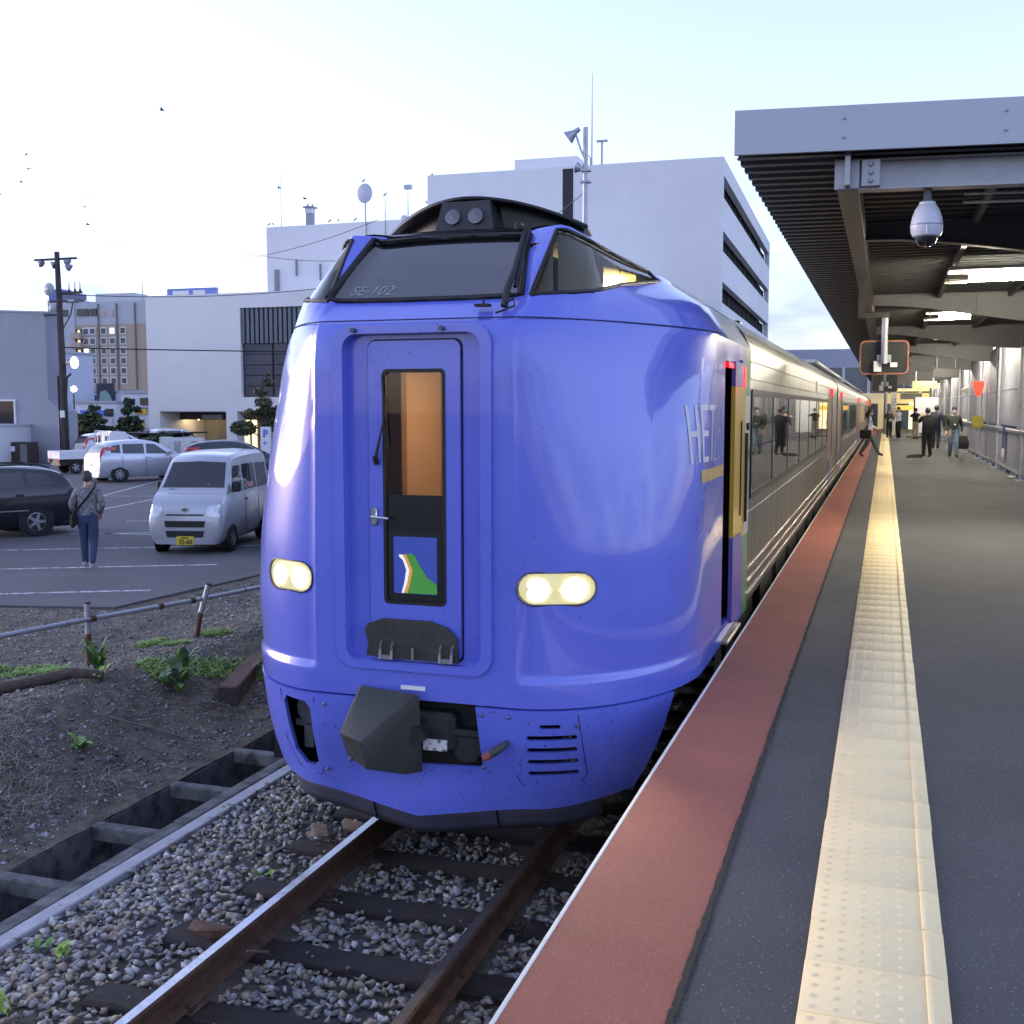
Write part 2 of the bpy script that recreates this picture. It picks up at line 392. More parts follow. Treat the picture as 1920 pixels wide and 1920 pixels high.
# ditch of concrete troughs with cross struts
m_conc=mat('ditch_concrete',(0.15,0.145,0.14),0.9,var=.3,vs=4,bump=.4,bs=60,dirt=((0.04,0.04,0.038),7,.45,.7))  # concrete tone darkened overall to carry the shade inside the ditch
ditch=thing('concrete_ditch','weathered concrete drainage ditch with cross struts along the track','ditch',(-2.55,6,-.35))
yy=np.arange(1.0,34,1.9)
for a in yy:
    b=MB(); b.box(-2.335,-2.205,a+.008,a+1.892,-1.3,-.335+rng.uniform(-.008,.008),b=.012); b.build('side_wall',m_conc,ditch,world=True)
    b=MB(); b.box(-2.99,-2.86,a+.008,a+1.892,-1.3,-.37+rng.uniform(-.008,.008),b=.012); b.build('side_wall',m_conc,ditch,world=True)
b=MB(); b.box(-2.86,-2.335,1,34,-1.3,-1.2); b.build('floor',mat('ditch_shade_floor',(0.02,0.02,0.02),.6),ditch,world=True)  # near-black floor colour stands for the shade deep between the struts
for a in np.arange(.9,34,.93):
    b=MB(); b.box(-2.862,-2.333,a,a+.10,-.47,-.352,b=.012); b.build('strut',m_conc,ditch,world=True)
b=MB(); b.box(-2.17,-2.055,1,34,-.55,-.318,b=.008); 
cab=b.build('cable_duct',mat('pale_concrete',(0.42,0.42,0.43),.85,var=.2,vs=5,bump=.2,bs=60),None); tag(cab,'pale concrete cable duct edging half buried by ballast','cable duct')
# bank between ditch and parking lot
def bank_z(x,yv):
    d=-2.93-x
    z=-.36+.30*sstep(d,0,1.6)+.10*math.exp(-((d-1.7)/.6)**2)-.07*sstep(d,2.2,3.2)
    if yv<12: z-=.05*sstep(12-yv,0,6)*sstep(d,1.5,4)
    z+=.10*(fbm(x*1.3,yv*1.3,8)-.5)*sstep(d,.05,.8)+.03*(fbm(x*6,yv*6,9)-.5)
    dl=max(0,d-3.4); z+=(-.13-z)*sstep(dl,0,1.0)
    return z
b=MB(); b.grid(lambda u,v:(-2.862-12.5*u**1.5,2+32*v,bank_z(-2.862-12.5*u**1.5,2+32*v)),110,300)
bank=tag(b.build('bank',m_soil,smooth=70,fix=False),kind='structure')
P=[];S=[]
for _ in range(42000):
    d=rng.random()*5.8; yv=3.5+rng.random()**1.4*16; x=-2.95-d
    if yv>12.6 and d>4.3: continue
    big=rng.random()
    P.append((x,yv,bank_z(x,yv)+.002)); S.append(rng.uniform(.009,.022) if big<.92 else rng.uniform(.02,.042))
tag(stones('bank_pebbles',P,S,[m_st[4]]*3+[m_st[1]]*2+[m_st[0]]+[mat('stone_dk',(.05,.05,.055),.9),mat('stone_pale',(.42,.42,.43),.8)],seed=5),'small loose pebbles scattered over the dark soil bank','pebbles',kind='stuff')

# platform
plat=struct('platform')
PX0,PZ=1.53,1.01
b=MB(); b.box(1.99,9.6,-4,92,.72,PZ); b.build('asphalt_slab',m_asph,plat)
b=MB(); b.box(PX0+.02,1.99,-4,92,.74,PZ+.004); b.build('red_edge_strip',m_red,plat)
b=MB(); b.box(PX0+.004,PX0+.0195,-4,92,.76,PZ+.006,b=.003); b.build('edge_trim',m_white,plat)
b=MB(); b.box(1.85,9.5,-4,92,-.75,.72); b.build('platform_wall',mat('platform_wall_conc',(0.16,0.155,0.15),.9,var=.3,vs=2,bump=.3,bs=30),plat)
# ragged tar seam between the red strip and the asphalt
b=MB(); vs=[]; n=1100
for i in range(n+1):
    yv=1.0+30*(i/n)**1.6; a=.005+.010*fbm(yv*26,1,4); c=.006+.012*fbm(yv*31,3,6); vs += [(1.99-a,yv,PZ+.0075),(1.99+c,yv,PZ+.0075)]
b.add(vs,[(2*i,2*i+1,2*i+3,2*i+2) for i in range(n)]); b.build('tar_seam',mat('tar',(0.022,0.021,0.02),.9,bump=1,bs=120),plat,fix=False)
# tactile paving: one tile is 0.30 x 0.40 m with domes and an inner bar
TX0,TX1=2.31,2.71
def tile_mesh(dome,name):
    b=MB(); b.box(TX0+.002,TX1-.002,.0015,.2985,0,.010,b=.003)
    if dome:
        for i in range(5):
            for j in range(5):
                cx=TX0+.034+.0605*i; cy=.03+.06*j; n=8
                vs=[(cx+.0135*math.cos(2*math.pi*t/n),cy+.0135*math.sin(2*math.pi*t/n),.0098) for t in range(n)]+[(cx+.0075*math.cos(2*math.pi*t/n),cy+.0075*math.sin(2*math.pi*t/n),.0125) for t in range(n)]
                b.add(vs,[(t,(t+1)%n,n+(t+1)%n,n+t) for t in range(n)]+[tuple(range(n,2*n))])
    b.box(TX1-.062,TX1-.034,.004,.296,.009,.0150,b=.003)
    return b.mesh(name,[m_tact],smooth=50)
tm=tile_mesh(True,'tactile_tile'); yv=1.2
path=struct('tactile_paving',(0,0,PZ))
for i in range(250):
    inst(tm,'tactile_tile',path,(rng.uniform(-.002,.002),yv+.3*i,.001+rng.uniform(0,.0015)))

# bird droppings / stains kept out; far end of the platform hall built later
# ================================================================ THE TRAIN
from mathutils.bvhtree import BVHTree
m_blue=mat('train_blue',(0.125,0.160,0.66),.30,var=.06,vs=1.3,coat=.8,dirt=((0.03,0.035,0.16),55,.69,.73),rv=.06,bump=.035,bs=3.5)
m_blue2=mat('train_blue_low',(0.125,0.160,0.66),.34,var=.08,vs=2,coat=.25,dirt=((0.03,0.035,0.2),60,.64,.70))
m_blk=mat('train_black',(0.008,0.008,0.010),.35,var=.2,vs=4)
m_rub=mat('rubber',(0.010,0.010,0.011),.6)
m_plow=mat('plow_grey',(0.055,0.055,0.085),.55,var=.2,vs=5,bump=.15,bs=30)
m_roof=mat('train_roof',(0.42,0.44,0.47),.38,metal=.3,var=.1,vs=2)
m_ss=mat('stainless',(0.075,0.071,0.060),.42,metal=.2,var=.15,vs=1.5,stretch=(1,3,.4),rv=.08,spec=.3)
m_yel=mat('train_yellow',(0.62,0.36,0.03),.35,coat=.3)
m_grn=mat('train_green',(0.10,0.30,0.08),.35,coat=.3)
m_ind=mat('train_indigo',(0.11,0.09,0.36),.35,coat=.3)
m_dk=mat('underframe',(0.018,0.016,0.015),.8,var=.4,vs=6,bump=.3,bs=20)
m_wht=mat('white_paint',(0.75,0.75,0.76),.45)
m_gl=mat('gasket',(0.006,0.006,0.007),.5)
m_wind=glass('windshield_glass',(0.35,0.38,0.42),.25,.015,ior=2.4)
m_side=glass('cab_side_glass',(0.62,0.62,0.58),.82,.015)
m_pane=glass('train_pane',(0.25,0.27,0.29),.3,.02,ior=1.6,body=(0.02,0.022,0.026))
train=thing('railcar','blue-nosed lead railcar with lit headlights standing at the platform','railcar',(0,15.9,0),group='coupled railcars of the express')
FZ=[(.40,5.84),(.55,5.80),(.75,5.755),(1.0,5.735),(1.1,5.73),(2.9,5.73),(3.05,5.745),(3.12,5.775)]
NZ=[(.40,1.74),(.76,1.84),(1.12,1.93),(1.47,2.0),(1.83,1.94),(2.18,1.80),(2.53,1.67),(2.87,1.52),(3.2,1.36)]
DZ=[(.40,1.32),(.76,1.24),(1.12,1.19),(1.47,1.15),(1.83,1.17),(2.18,1.26),(2.53,1.37),(2.87,1.50),(3.2,1.68)]
lerp=lambda t,a: float(np.interp(t,[p[0] for p in a],[p[1] for p in a]))
YEND=9.25
def half_contour(z,na=40):
    """plan outline of the right half from the centre line to the rear: flat middle, long rounded corner"""
    F=lerp(z,FZ); n=lerp(z,NZ); D=lerp(z,DZ)-(F-5.73); W=1.45
    pts=[(x,F) for x in np.linspace(0,.58,9)]
    for t in np.linspace(0,math.pi/2,na+1)[1:]:
        pts.append((.58+(W-.58)*math.sin(t)**(2/n),F+D*(1-max(0,math.cos(t))**(2/n))))
    for t in np.linspace(0,1,7)[1:]: pts.append((1.45,F+D+(7.62-F-D)*t))
    for yv in (7.74,7.9,8.1,8.3,8.50,8.52,8.7,8.95,9.1,YEND): pts.append((1.45,yv))
    out=[]
    ins=.016*sstep(z,1.13,1.185)*(1-.6*sstep(z,2.7,3.1))
    for i,(x,yv) in enumerate(pts):
        k=1.0 if i>=10 else 0.0
        k*=1-sstep(yv,6.4,7.4)
        out.append((x-ins*k*min(1,(x-.58)/.4)*.7,yv+ins*k))
    return out
zr=list(np.linspace(1.0,1.13,4))+list(np.linspace(1.14,1.2,5))+list(np.linspace(1.25,2.9,22))+[2.97,3.03,3.08,3.12]
ss=[.33,.67,1,1.33,1.67,2,2.12,2.28,2.45,2.62,2.8,2.92,3,3.2,3.5,3.75,4]
top=half_contour(3.12)
ncol=len(top)
# key curves of the cab glazing, indexed by the y of the belt outline: sill (B) and upper rail (T)
KY=[5.775,5.80,5.88,6.0,6.18,6.58,7.2,7.46,7.62]
KB=[(.58,5.953,3.235),(.615,5.93,3.237),(.69,5.945,3.24),(.785,6.01,3.25),(.925,6.20,3.28),(.995,6.60,3.36),(1.05,7.2,3.44),(1.06,7.46,3.475),(1.05,7.62,3.50)]
KT=[(.464,6.47,3.70),(.56,6.43,3.706),(.665,6.39,3.71),(.715,6.43,3.70),(.80,6.57,3.65),(.865,6.90,3.60),(.95,7.3,3.55),(.985,7.5,3.53),(1.0,7.62,3.52)]
def kcurve(K,yv): return tuple(float(np.interp(yv,KY,[k[j] for k in K])) for j in range(3))
def ctrl(i):
    x,yv=top[i]
    if x<=.5801: B=(x,5.975-.022*(x/.58)**2,3.235); T=(x*.8,6.47,3.70); Q=(.75*x,6.56,3.712)
    else:
        B=kcurve(KB,yv); T=kcurve(KT,yv)
        if yv>7.62: B=(1.05,yv,3.50); T=(1.0,yv,3.52)
        t=sstep(yv,6.0,7.62); Q=(.435-.085*t,max(6.56,T[1]+.05*(1-t)),3.712-.032*t)
    t=sstep(yv,6.0,7.5); M=((x+B[0])/2+.06*t,(yv+B[1])/2,3.12+(B[2]-3.12)*(.5+.06*t))
    return (x,yv,3.12),M,B,T,Q
def top_pt(i,s):
    C=ctrl(i); k=min(3,int(s)); f=s-k; a,b=C[k],C[k+1]
    p=[a[j]+(b[j]-a[j])*f for j in range(3)]
    if k==2: p[2]+=.022*math.sin(math.pi*f)*sstep(p[1],5.9,6.3)     # glazing bellies out a little
    return tuple(p)
def nose_mesh(rows,toprows,caps=False):
    V=[];idx={}
    def vid(r,c):       # c from -(ncol-1)..ncol-1
        return idx[(r,c)]
    R_=[]
    for z in rows: hc=half_contour(z); R_.append([(x,yv,z) for x,yv in hc])
    for s in toprows: R_.append([top_pt(i,s) for i in range(ncol)])
    for r,row in enumerate(R_):
        for c in range(-(ncol-1),ncol):
            x,yv,z=row[abs(c)]; idx[(r,c)]=len(V); V.append((x if c>=0 else -x,yv,z))
    F=[(vid(r,c),vid(r,c+1),vid(r+1,c+1),vid(r+1,c)) for r in range(len(R_)-1) for c in range(-(ncol-1),ncol-1)]
    if caps:
        L=len(R_)-1; n=ncol-1
        F.append(tuple(vid(0,c) for c in range(-n,n+1)))                      # underside
        F.append(tuple([vid(r,n) for r in range(L+1)]+[vid(r,-n) for r in range(L,-1,-1)]))   # rear
        k0=max(i for i in range(ncol) if abs(R_[L][i][1]-R_[L][0][1])<1e-6)+1
        F.append(tuple(vid(L,c) for c in range(-k0,k0+1)))
        for c in range(k0,n): F.append((vid(L,c),vid(L,c+1),vid(L,-c-1),vid(L,-c)))
    return V,F
def boolean_cut(V,F,cutters,thick=.035,solid=False):
    """outer skin + thickness, then cut openings; returns verts, faces"""
    me=bpy.data.meshes.new('skin'); me.from_pydata(V,[],F)
    bm=bmesh.new(); bm.from_mesh(me); bmesh.ops.remove_doubles(bm,verts=bm.verts[:],dist=1e-5); bmesh.ops.recalc_face_normals(bm,faces=bm.faces[:])
    # outward orientation: the first front face must look towards -Y
    bm.faces.ensure_lookup_table()
    f=min(bm.faces,key=lambda f:f.calc_center_median().y)
    if f.normal.y>0: bmesh.ops.reverse_faces(bm,faces=bm.faces[:])
    bm.to_mesh(me); bm.free()
    o=bpy.data.objects.new('skin',me); COL.objects.link(o); tmp=[o]
    if not solid: sm=o.modifiers.new('s','SOLIDIFY'); sm.thickness=thick; sm.offset=-1
    for c in cutters:
        cm=c.mesh('cut',[]); co=bpy.data.objects.new('cut',cm); COL.objects.link(co); tmp.append(co)
        b=o.modifiers.new('b','BOOLEAN'); b.operation='DIFFERENCE'; b.object=co; b.solver='EXACT'
    bpy.context.view_layer.update()
    dg=bpy.context.evaluated_depsgraph_get(); r=bpy.data.meshes.new_from_object(o.evaluated_get(dg))
    for t in tmp: bpy.data.objects.remove(t)
    mb=MB(); mb.add([v.co.copy() for v in r.vertices],[tuple(p.vertices) for p in r.polygons]); return mb
Vn,Fn=nose_mesh(zr,ss)
# roof panel closing the top between both rails
RP=MB(); _q=[top_pt(i,4) for i in range(ncol) if top[i][0]>.5]
for (x,yv,z) in _q:
    for u in (-1,-.5,0,.5,1): RP.v.append((x*u,yv,z+.008+(3.728-z)*(1-u*u)))
for i in range(len(_q)-1):
    for j in range(4): RP.f.append((5*i+j,5*i+j+1,5*i+6+j,5*i+5+j)); RP.m.append(0)
NOSE=BVHTree.FromPolygons(Vn+RP.v,Fn+[tuple(k+len(Vn) for k in f) for f in RP.f])
def front(x,z,off=0.0):
    h=NOSE.ray_cast(Vector((x,2,z)),Vector((0,1,0))); return (x,(h[0].y if h[0] else 5.73)-off,z)
def topz(x,yv,off=0.0):
    h=NOSE.ray_cast(Vector((x,yv,6)),Vector((0,0,-1)))
    if not h[0]: return (x,yv,3.3)
    p=h[0]+(h[1] if h[1].z>0 else -h[1])*off; return tuple(p)
def sidep(yv,z,off=0.0,sgn=1):
    h=NOSE.ray_cast(Vector((4*sgn,yv,z)),Vector((-sgn,0,0))); return ((h[0].x if h[0] else 1.45*sgn)+sgn*off,yv,z)
# window outlines in plan: lower edge, upper edge
def pl_interp(P,t):
    d=[0]
    for a,b in zip(P[:-1],P[1:]): d.append(d[-1]+math.dist(a,b))
    t*=d[-1]; return (float(np.interp(t,d,[p[0] for p in P])),float(np.interp(t,d,[p[1] for p in P])))
def bt(yv,w):
    a,c=kcurve(KB,yv),kcurve(KT,yv); return (a[0]+(c[0]-a[0])*w,a[1]+(c[1]-a[1])*w)
WS_B=[(-.635,5.985),(-.3,6.0),(0,6.005),(.3,6.0),(.555,5.99)]; WS_T=[(-.535,6.41),(-.25,6.435),(0,6.44),(.25,6.435),(.475,6.42)]
_sy=[5.81,5.86,5.93,6.02,6.18,6.38,6.58,6.9,7.2,7.36]; _st=[5.87,5.90,5.95,6.03,6.18,6.38,6.58,6.9,7.2,7.36]
SG_B=[bt(q,.06) for q in _sy]; SG_T=[bt(q,.92) for q in _st]
def outline(B,T,n=16): return [pl_interp(B,i/n) for i in range(n+1)]+[pl_interp(T,1-i/n) for i in range(n+1)]
cut=[]
for P in (outline(WS_B,WS_T),outline(SG_B,SG_T),[(-x,yv) for x,yv in outline(SG_B,SG_T)]):
    c=MB(); c.prism(P,3.15,4.2,'Z'); cut.append(c)
c=MB(); c.prism(rrect(-.41,.41,1.205,3.06,.085),5.2,5.83,'Y'); cut.append(c)
c=MB(); c.prism(rrect(7.74,8.50,1.13,2.97,.04),1.0,1.9,'X'); cut.append(c)
hl=[]
for s in (1,-1):
    c=MB(); P=rrect(.615,1.015,1.575,1.755,.088) if s>0 else rrect(-1.015,-.635,1.575,1.755,.088)
    hl.append(P); c.prism(P,5.2,6.1,'Y'); cut.append(c)
for bx in ((-.66,.66,6.3,7.44,3.05,3.60),(-.94,.94,6.72,7.43,3.147,3.50),(-.48,.48,5.79,7.34,1.195,3.045),(.38,1.41,7.58,8.66,1.08,3.02)):
    c=MB(); c.box(*bx); cut.append(c)
Vc,Fc=nose_mesh(zr,ss,True)
body=boolean_cut(Vc,Fc,cut,solid=True)
mi=[]
for f in body.f:
    cx=np.mean([body.v[i] for i in f],axis=0)
    if (NOSE.find_nearest(Vector(cx))[3] or 0)>.02 and cx[2]>1.02: k=1 if cx[2]<3.10 else 7
    elif cx[1]>8.52 and abs(cx[0])>1.35 and cx[2]<3.12:
        k=4 if cx[1]>8.95 else (3 if 1.62<cx[2]<2.82 else 5)
        if k==4 and 1.62<cx[2]<2.75: k=6
    elif cx[2]>3.50 and cx[1]>6.62 and abs(cx[0])<1.02: k=2
    elif cx[2]>3.14 and cx[1]>7.9: k=2
    elif 3.62<cx[2] and cx[1]<6.9 and abs(cx[0])<.47 : k=1
    elif cx[2]>3.70 and cx[1]<=6.62 and abs(cx[0])<.6: k=1
    else: k=0
    mi.append(k)
body.m=mi
body.build('cab_body',[m_blue,m_blk,m_roof,m_yel,m_grn,m_ind,mat('door_post_pale',(.5,.48,.42),.4),mat('cab_inner',(.42,.38,.26),.8)],train,smooth=28,world=True)
# lower skirt below the seam
zs=[.40,.45,.5,.55,.6,.68,.76,.84,.92,.988]
Vs=[];cs=29
def sk(z,i):
    x,yv=half_contour(z)[i]
    if z<.6: yv-=.06*(1-sstep(abs(x),0,.6))*sstep(.6-z,0,.2)     # nose of the bumper comes forward to a ridge
    return x,yv
ysk=[i for i in range(ncol) if half_contour(.7)[i][1]<6.62]; nsk=len(ysk)
Vs=[];Fs=[]
for z in zs:
    for c in range(-(nsk-1),nsk):
        x,yv=sk(z,abs(c)); zz=z
        if z<.56: zz=z-.09*(1-min(1,abs(x)/.62))*(.56-z)/.16-.0+.06*sstep(abs(x),.7,1.3)*(.56-z)/.16
        Vs.append((x if c>=0 else -x,yv-.012+.12*sstep(abs(x),.9,1.35)*(1-z)*.6,zz))
w=2*nsk-1
Fs=[(r*w+c,r*w+c+1,(r+1)*w+c+1,(r+1)*w+c) for r in range(len(zs)-1) for c in range(w-1)]
c1=MB(); c1.prism([(-.35,1.3),(.36,1.3),(.375,1.0),(.405,.66),(.385,.635),(-.27,.60),(-.30,.62),(-.35,.98)],5.0,6.5,'Y')
c2=MB(); c2.prism([(-.885,.90),(-.86,.94),(-.70,.93),(-.665,.89),(-.64,.56),(-.67,.525),(-.74,.53),(-.82,.60)],5.2,6.8,'Y')
cs_=[c1,c2]
for zz in (.90,):
    c=MB(); c.prism(rrect(.735,.845,zz-.012,zz+.012,.011),5.2,6.2,'Y'); cs_.append(c)
for zz in (.835,.765,.695,.625):
    c=MB(); c.prism(rrect(.665,.925,zz-.013,zz+.013,.012),5.2,6.2,'Y'); cs_.append(c)
for xx,wd in ((-.375,.008),(.372,.008)):
    c=MB(); c.prism([(xx-wd,.2),(xx+wd,.2),(xx+wd,.585),(xx-wd,.585)],5.2,5.765,'Y'); cs_.append(c)
c=MB(); c.prism([(6.46,1.05),(6.16,.2),(7.4,.2),(7.4,1.05)],-2,2,'X'); cs_.append(c)
SK=BVHTree.FromPolygons(Vs,Fs)
def skirt(x,z,off=0.0):
    h=SK.ray_cast(Vector((x,2,z)),Vector((0,1,0))); return (x,(h[0].y if h[0] else 5.76)-off,z)
boolean_cut(Vs,Fs,cs_,.03).build('front_skirt',m_blue2,train,smooth=28,world=True)
# ledge lines where cover plates meet (raised edges, screws)
b=MB()
def edge_line(P,fn,r=.003):
    b.tube([fn(x,z,.001) for x,z in P],r,5)
edge_line([(.60,.99),(.605,.60),(.63,.555),(.94,.57),(.965,.61),(.955,.99)],skirt)
b.build('cover_seam',mat('seam_dark',(.02,.022,.10),.6),train,world=True); b=MB()
edge_line([(-.91,.97),(-.90,.66),(-.80,.50),(-.64,.475),(-.615,.50),(-.635,.96)],skirt)
b.build('cover_seam',mat('seam_dark',(.02,.022,.10),.6),train,world=True)
bm_=MB(); bm_.lathe([(.011,0),(.011,.006),(.006,.009)],8,axis='Y'); bolt=bm_.mesh('screw',[mat('screw_steel',(.16,.16,.2),.4,metal=.7)])
for x,z in ((.41,.95),(.57,.95),(.41,.64),(-.56,.93),(-.58,.52),(.93,.90),(-.42,.60)):
    p=skirt(x,z,.006); inst(bolt,'screw',train,(p[0],p[1]-15.9,p[2]),(math.pi,0,0))
# snow plough below
b=MB()
def plow(u,v):
    x=-1.0+2.0*u; z0=.385-.09*(1-min(1,abs(x)/.62))+.05*sstep(abs(x),.7,1.3); z=z0-(.135)*v
    return (x,skirt(max(-1.2,min(1.2,x)),.43)[1]+.03+.05*v+.12*sstep(abs(x),.8,1.25),z+.02)
b.grid(plow,50,3)
pw=b.build('snow_plough',m_plow,train,smooth=20,world=True); pw.modifiers.new('t','SOLIDIFY').thickness=.03
for xx in (-.30,.46):
    b=MB(); q=plow((xx+1.0)/2,0); q2=plow((xx+1.0)/2,1); b.tube([(q[0],q[1]-.004,q[2]),(q2[0],q2[1]-.004,q2[2])],.006,5); b.build('plough_joint',m_blk,train,world=True)
# coupler bay: dark box, coupler head, swung-open cover, tags
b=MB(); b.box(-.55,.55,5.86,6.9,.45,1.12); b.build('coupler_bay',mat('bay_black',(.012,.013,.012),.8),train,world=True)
bay=b
b=MB(); b.box(-.10,.24,5.74,6.2,.70,.93,b=.03); b.tube([(.30,5.78,.74),(.30,6.1,.74)],.09,14); b.box(.18,.40,5.76,5.95,.80,.84,b=.01)
b.lathe([(.05,0),(.05,.12)],12,axis='Y',at=(.05,5.64,.82)); b.build('coupler',mat('coupler_steel',(.018,.018,.018),.6,var=.3,vs=8),train,smooth=30,world=True)
b=MB(); b.hull([(-.33,5.72,1.06),(-.31,5.70,1.065),(.045,5.67,1.05),(.055,5.68,1.03),(.065,5.70,.60),(-.19,5.42,.83),(-.175,5.425,.815),(-.16,5.44,.67),(-.35,5.50,.84),(-.345,5.505,.82),(-.325,5.55,.70),(.0,5.62,.60),(-.30,5.66,.66)])
b.build('coupler_cover',mat('cover_charcoal',(.030,.032,.030),.5,var=.25,vs=5,bump=.08,bs=20),train,smooth=20,world=True)
b=MB(); b.box(.055,.20,5.735,5.742,.715,.78); b.build('tag_plate',mat('tag_white',(.7,.7,.68),.5,dirt=((.1,.1,.1),30,.55,.6)),train,world=True)
b=MB(); b.box(-.075,.075,5.722,5.727,1.058,1.082); b.build('label_plate',m_wht,train,world=True)
# equipment behind the left opening
b=MB(); b.lathe([(.10,0),(.105,.05),(.08,.09),(.03,.10)],18,axis='Y',at=(-.82,6.04,.80)); b.box(-.94,-.70,6.06,6.15,.68,.72); b.box(-.86,-.80,6.02,6.12,.56,.70); b.box(-.76,-.70,6.02,6.12,.55,.70)
b.build('equipment',mat('equipment_grey',(.30,.30,.28),.6,var=.2,vs=10),train,smooth=30,world=True)
b=MB(); b.box(-1.16,-.5,6.16,6.22,.42,1.0); b.build('equipment_back',m_blk,train,world=True)
b=MB(); b.tube([skirt(.555,.80,-.01),skirt(.555,.80,.05),(.52,5.66,.775),(.49,5.64,.755)],[.016,.02,.024,.022],10); hose=b.build('jumper_hose',mat('hose_grey',(.05,.055,.06),.6),train,smooth=40,world=True)
b=MB(); b.tube([(.49,5.64,.755),(.455,5.62,.735)],[.026,.022],8); b.build('hose_cap',mat('hose_red',(.30,.07,.06),.6),train,world=True)
b=MB(); b.tube([skirt(.655,.69,-.02),skirt(.655,.69,-.01)],.01,6); 
# end door and its frame
b=MB(); b.ring(rrect(-.475,.475,1.165,3.105,.115,5),rrect(-.412,.412,1.207,3.058,.083,5),5.712,5.74); b.build('door_surround',m_blue,train,smooth=30,world=True)
b=MB(); b.ring(rrect(-.415,.415,1.203,3.062,.085,5),rrect(-.408,.408,1.21,3.055,.08,5),5.735,5.80); b.build('recess_lining',m_blue,train,smooth=30,world=True)
b=MB(); b.ring(rrect(-.43,.43,1.19,3.075,.085,5),rrect(-.288,.288,1.216,3.03,.05,5),5.785,5.80); b.build('recess_panel',m_blue,train,smooth=30,world=True)
b=MB(); b.ring(rrect(-.277,.277,1.226,3.02,.045,5),rrect(-.188,.188,1.54,2.862,.03,5),5.765,5.80); door=b.build('end_door',m_blue,train,smooth=30,world=True)
b=MB(); b.ring(rrect(-.291,.291,1.213,3.033,.052,5),rrect(-.274,.274,1.23,3.017,.044,5),5.79,5.803); b.build('door_gasket',m_gl,door,world=False).location=(0,-15.9,0)
def on_door(b,name,m,smooth=None):
    o=b.build(name,m,door,smooth); o.location=(0,-15.9,0); return o
b=MB(); b.ring(rrect(-.19,.19,1.538,2.864,.03,5),rrect(-.170,.170,1.556,2.844,.02,5),5.762,5.79); on_door(b,'window_gasket',m_gl)
b=MB(); b.box(-.186,.186,5.774,5.79,1.545,2.16); on_door(b,'black_panel',mat('panel_black',(.012,.013,.014),.25))
b=MB(); b.ring(rrect(-.165,.165,1.56,1.96,.02,4),rrect(-.133,.133,1.60,1.925,.012,4),5.769,5.775); on_door(b,'screen_frame',m_blk)
b=MB(); b.prism(rrect(-.133,.133,1.60,1.925,.012,4),5.771,5.7745); scr=on_door(b,'headmark_screen',mat('screen_blue',(.045,.075,.36),.35,emit=(.045,.075,.36),es=.05))
b=MB(); b.prism([(-.085,1.603),(-.068,1.66),(-.055,1.735),(-.075,1.79),(-.10,1.812),(-.098,1.822),(-.060,1.82),(-.058,1.79),(-.035,1.735),(-.05,1.66),(-.07,1.603)],5.7692,5.7715); b.build('headmark_wave',mat('screen_white',(.7,.75,.72),.4,emit=(.7,.75,.72),es=.12),scr)
b=MB(); b.prism([(-.07,1.603),(-.05,1.66),(-.035,1.735),(-.058,1.79),(-.078,1.822),(-.052,1.825),(-.04,1.79),(-.015,1.735),(-.03,1.66),(-.05,1.603)],5.7682,5.7705); b.build('headmark_stripe',mat('screen_orange',(.6,.25,.03),.4,emit=(.6,.25,.03),es=.12),scr)
b=MB(); b.prism([(-.05,1.603),(-.03,1.66),(-.015,1.735),(-.04,1.79),(-.056,1.824),(-.02,1.83),(.0,1.815),(.03,1.76),(.07,1.70),(.132,1.655),(.132,1.603)],5.7672,5.7695); b.build('headmark_mountain',mat('screen_green',(.07,.30,.05),.4,emit=(.07,.36,.05),es=.04),scr)
b=MB(); b.box(-.17,.17,5.776,5.779,2.16,2.845); on_door(b,'pane',glass('door_glass',(.86,.85,.82),.9,.02))
b=MB(); b.box(-.265,-.225,5.748,5.766,1.985,2.085,b=.006); b.tube([(-.25,5.745,2.035),(-.25,5.725,2.035),(-.14,5.722,2.028)],.009,8); on_door(b,'handle',mat('chrome',(.6,.6,.6),.2,metal=1),40)
b=MB(); b.tube([(-.225,5.74,2.36),(-.19,5.735,2.50),(-.165,5.75,2.62)],[.011,.006,.005],6); b.tube([(-.225,5.755,2.335),(-.225,5.735,2.375)],.016,8); b.tube([(-.185,5.757,2.83),(-.175,5.757,2.62),(-.155,5.757,2.42)],.008,6); on_door(b,'wiper',m_rub)
# hinged foot plate
b=MB(); b.prism([(-.295,1.235),(-.28,1.30),(-.30,1.39),(-.285,1.42),(-.19,1.455),(.10,1.455),(.21,1.42),(.265,1.36),(.272,1.225)],5.735,5.75); fp=b.build('foot_plate',mat('plate_brown',(.035,.032,.026),.6,var=.3,vs=8,bump=.2,bs=60),train,world=True)
for x0 in (-.20,.165):
    b=MB()
    for dx in (0,.07): b.tube([(x0+dx,5.715,1.225),(x0+dx,5.725,1.285)],.009,6); b.tube([(x0+dx-.004,5.72,1.27),(x0+dx+.012,5.715,1.33)],.006,6)
    b.box(x0-.005,x0+.075,5.715,5.73,1.225,1.25); b.build('hinge',mat('hinge_steel',(.28,.28,.30),.4,metal=.6),fp).location=(0,-15.9,0)
b=MB(); b.tube([(.0,5.72,1.23),(.0,5.72,1.30)],.008,6); b.build('latch',mat('hinge_steel'),fp).location=(0,-15.9,0)
for x in (-.335,.195):
    b=MB(); b.tube([(x,5.712,3.078),(x,5.685,3.078)],.014,10); b.build('end_peg',mat('peg_dark',(.08,.08,.12),.3,metal=.5),train,smooth=40,world=True)
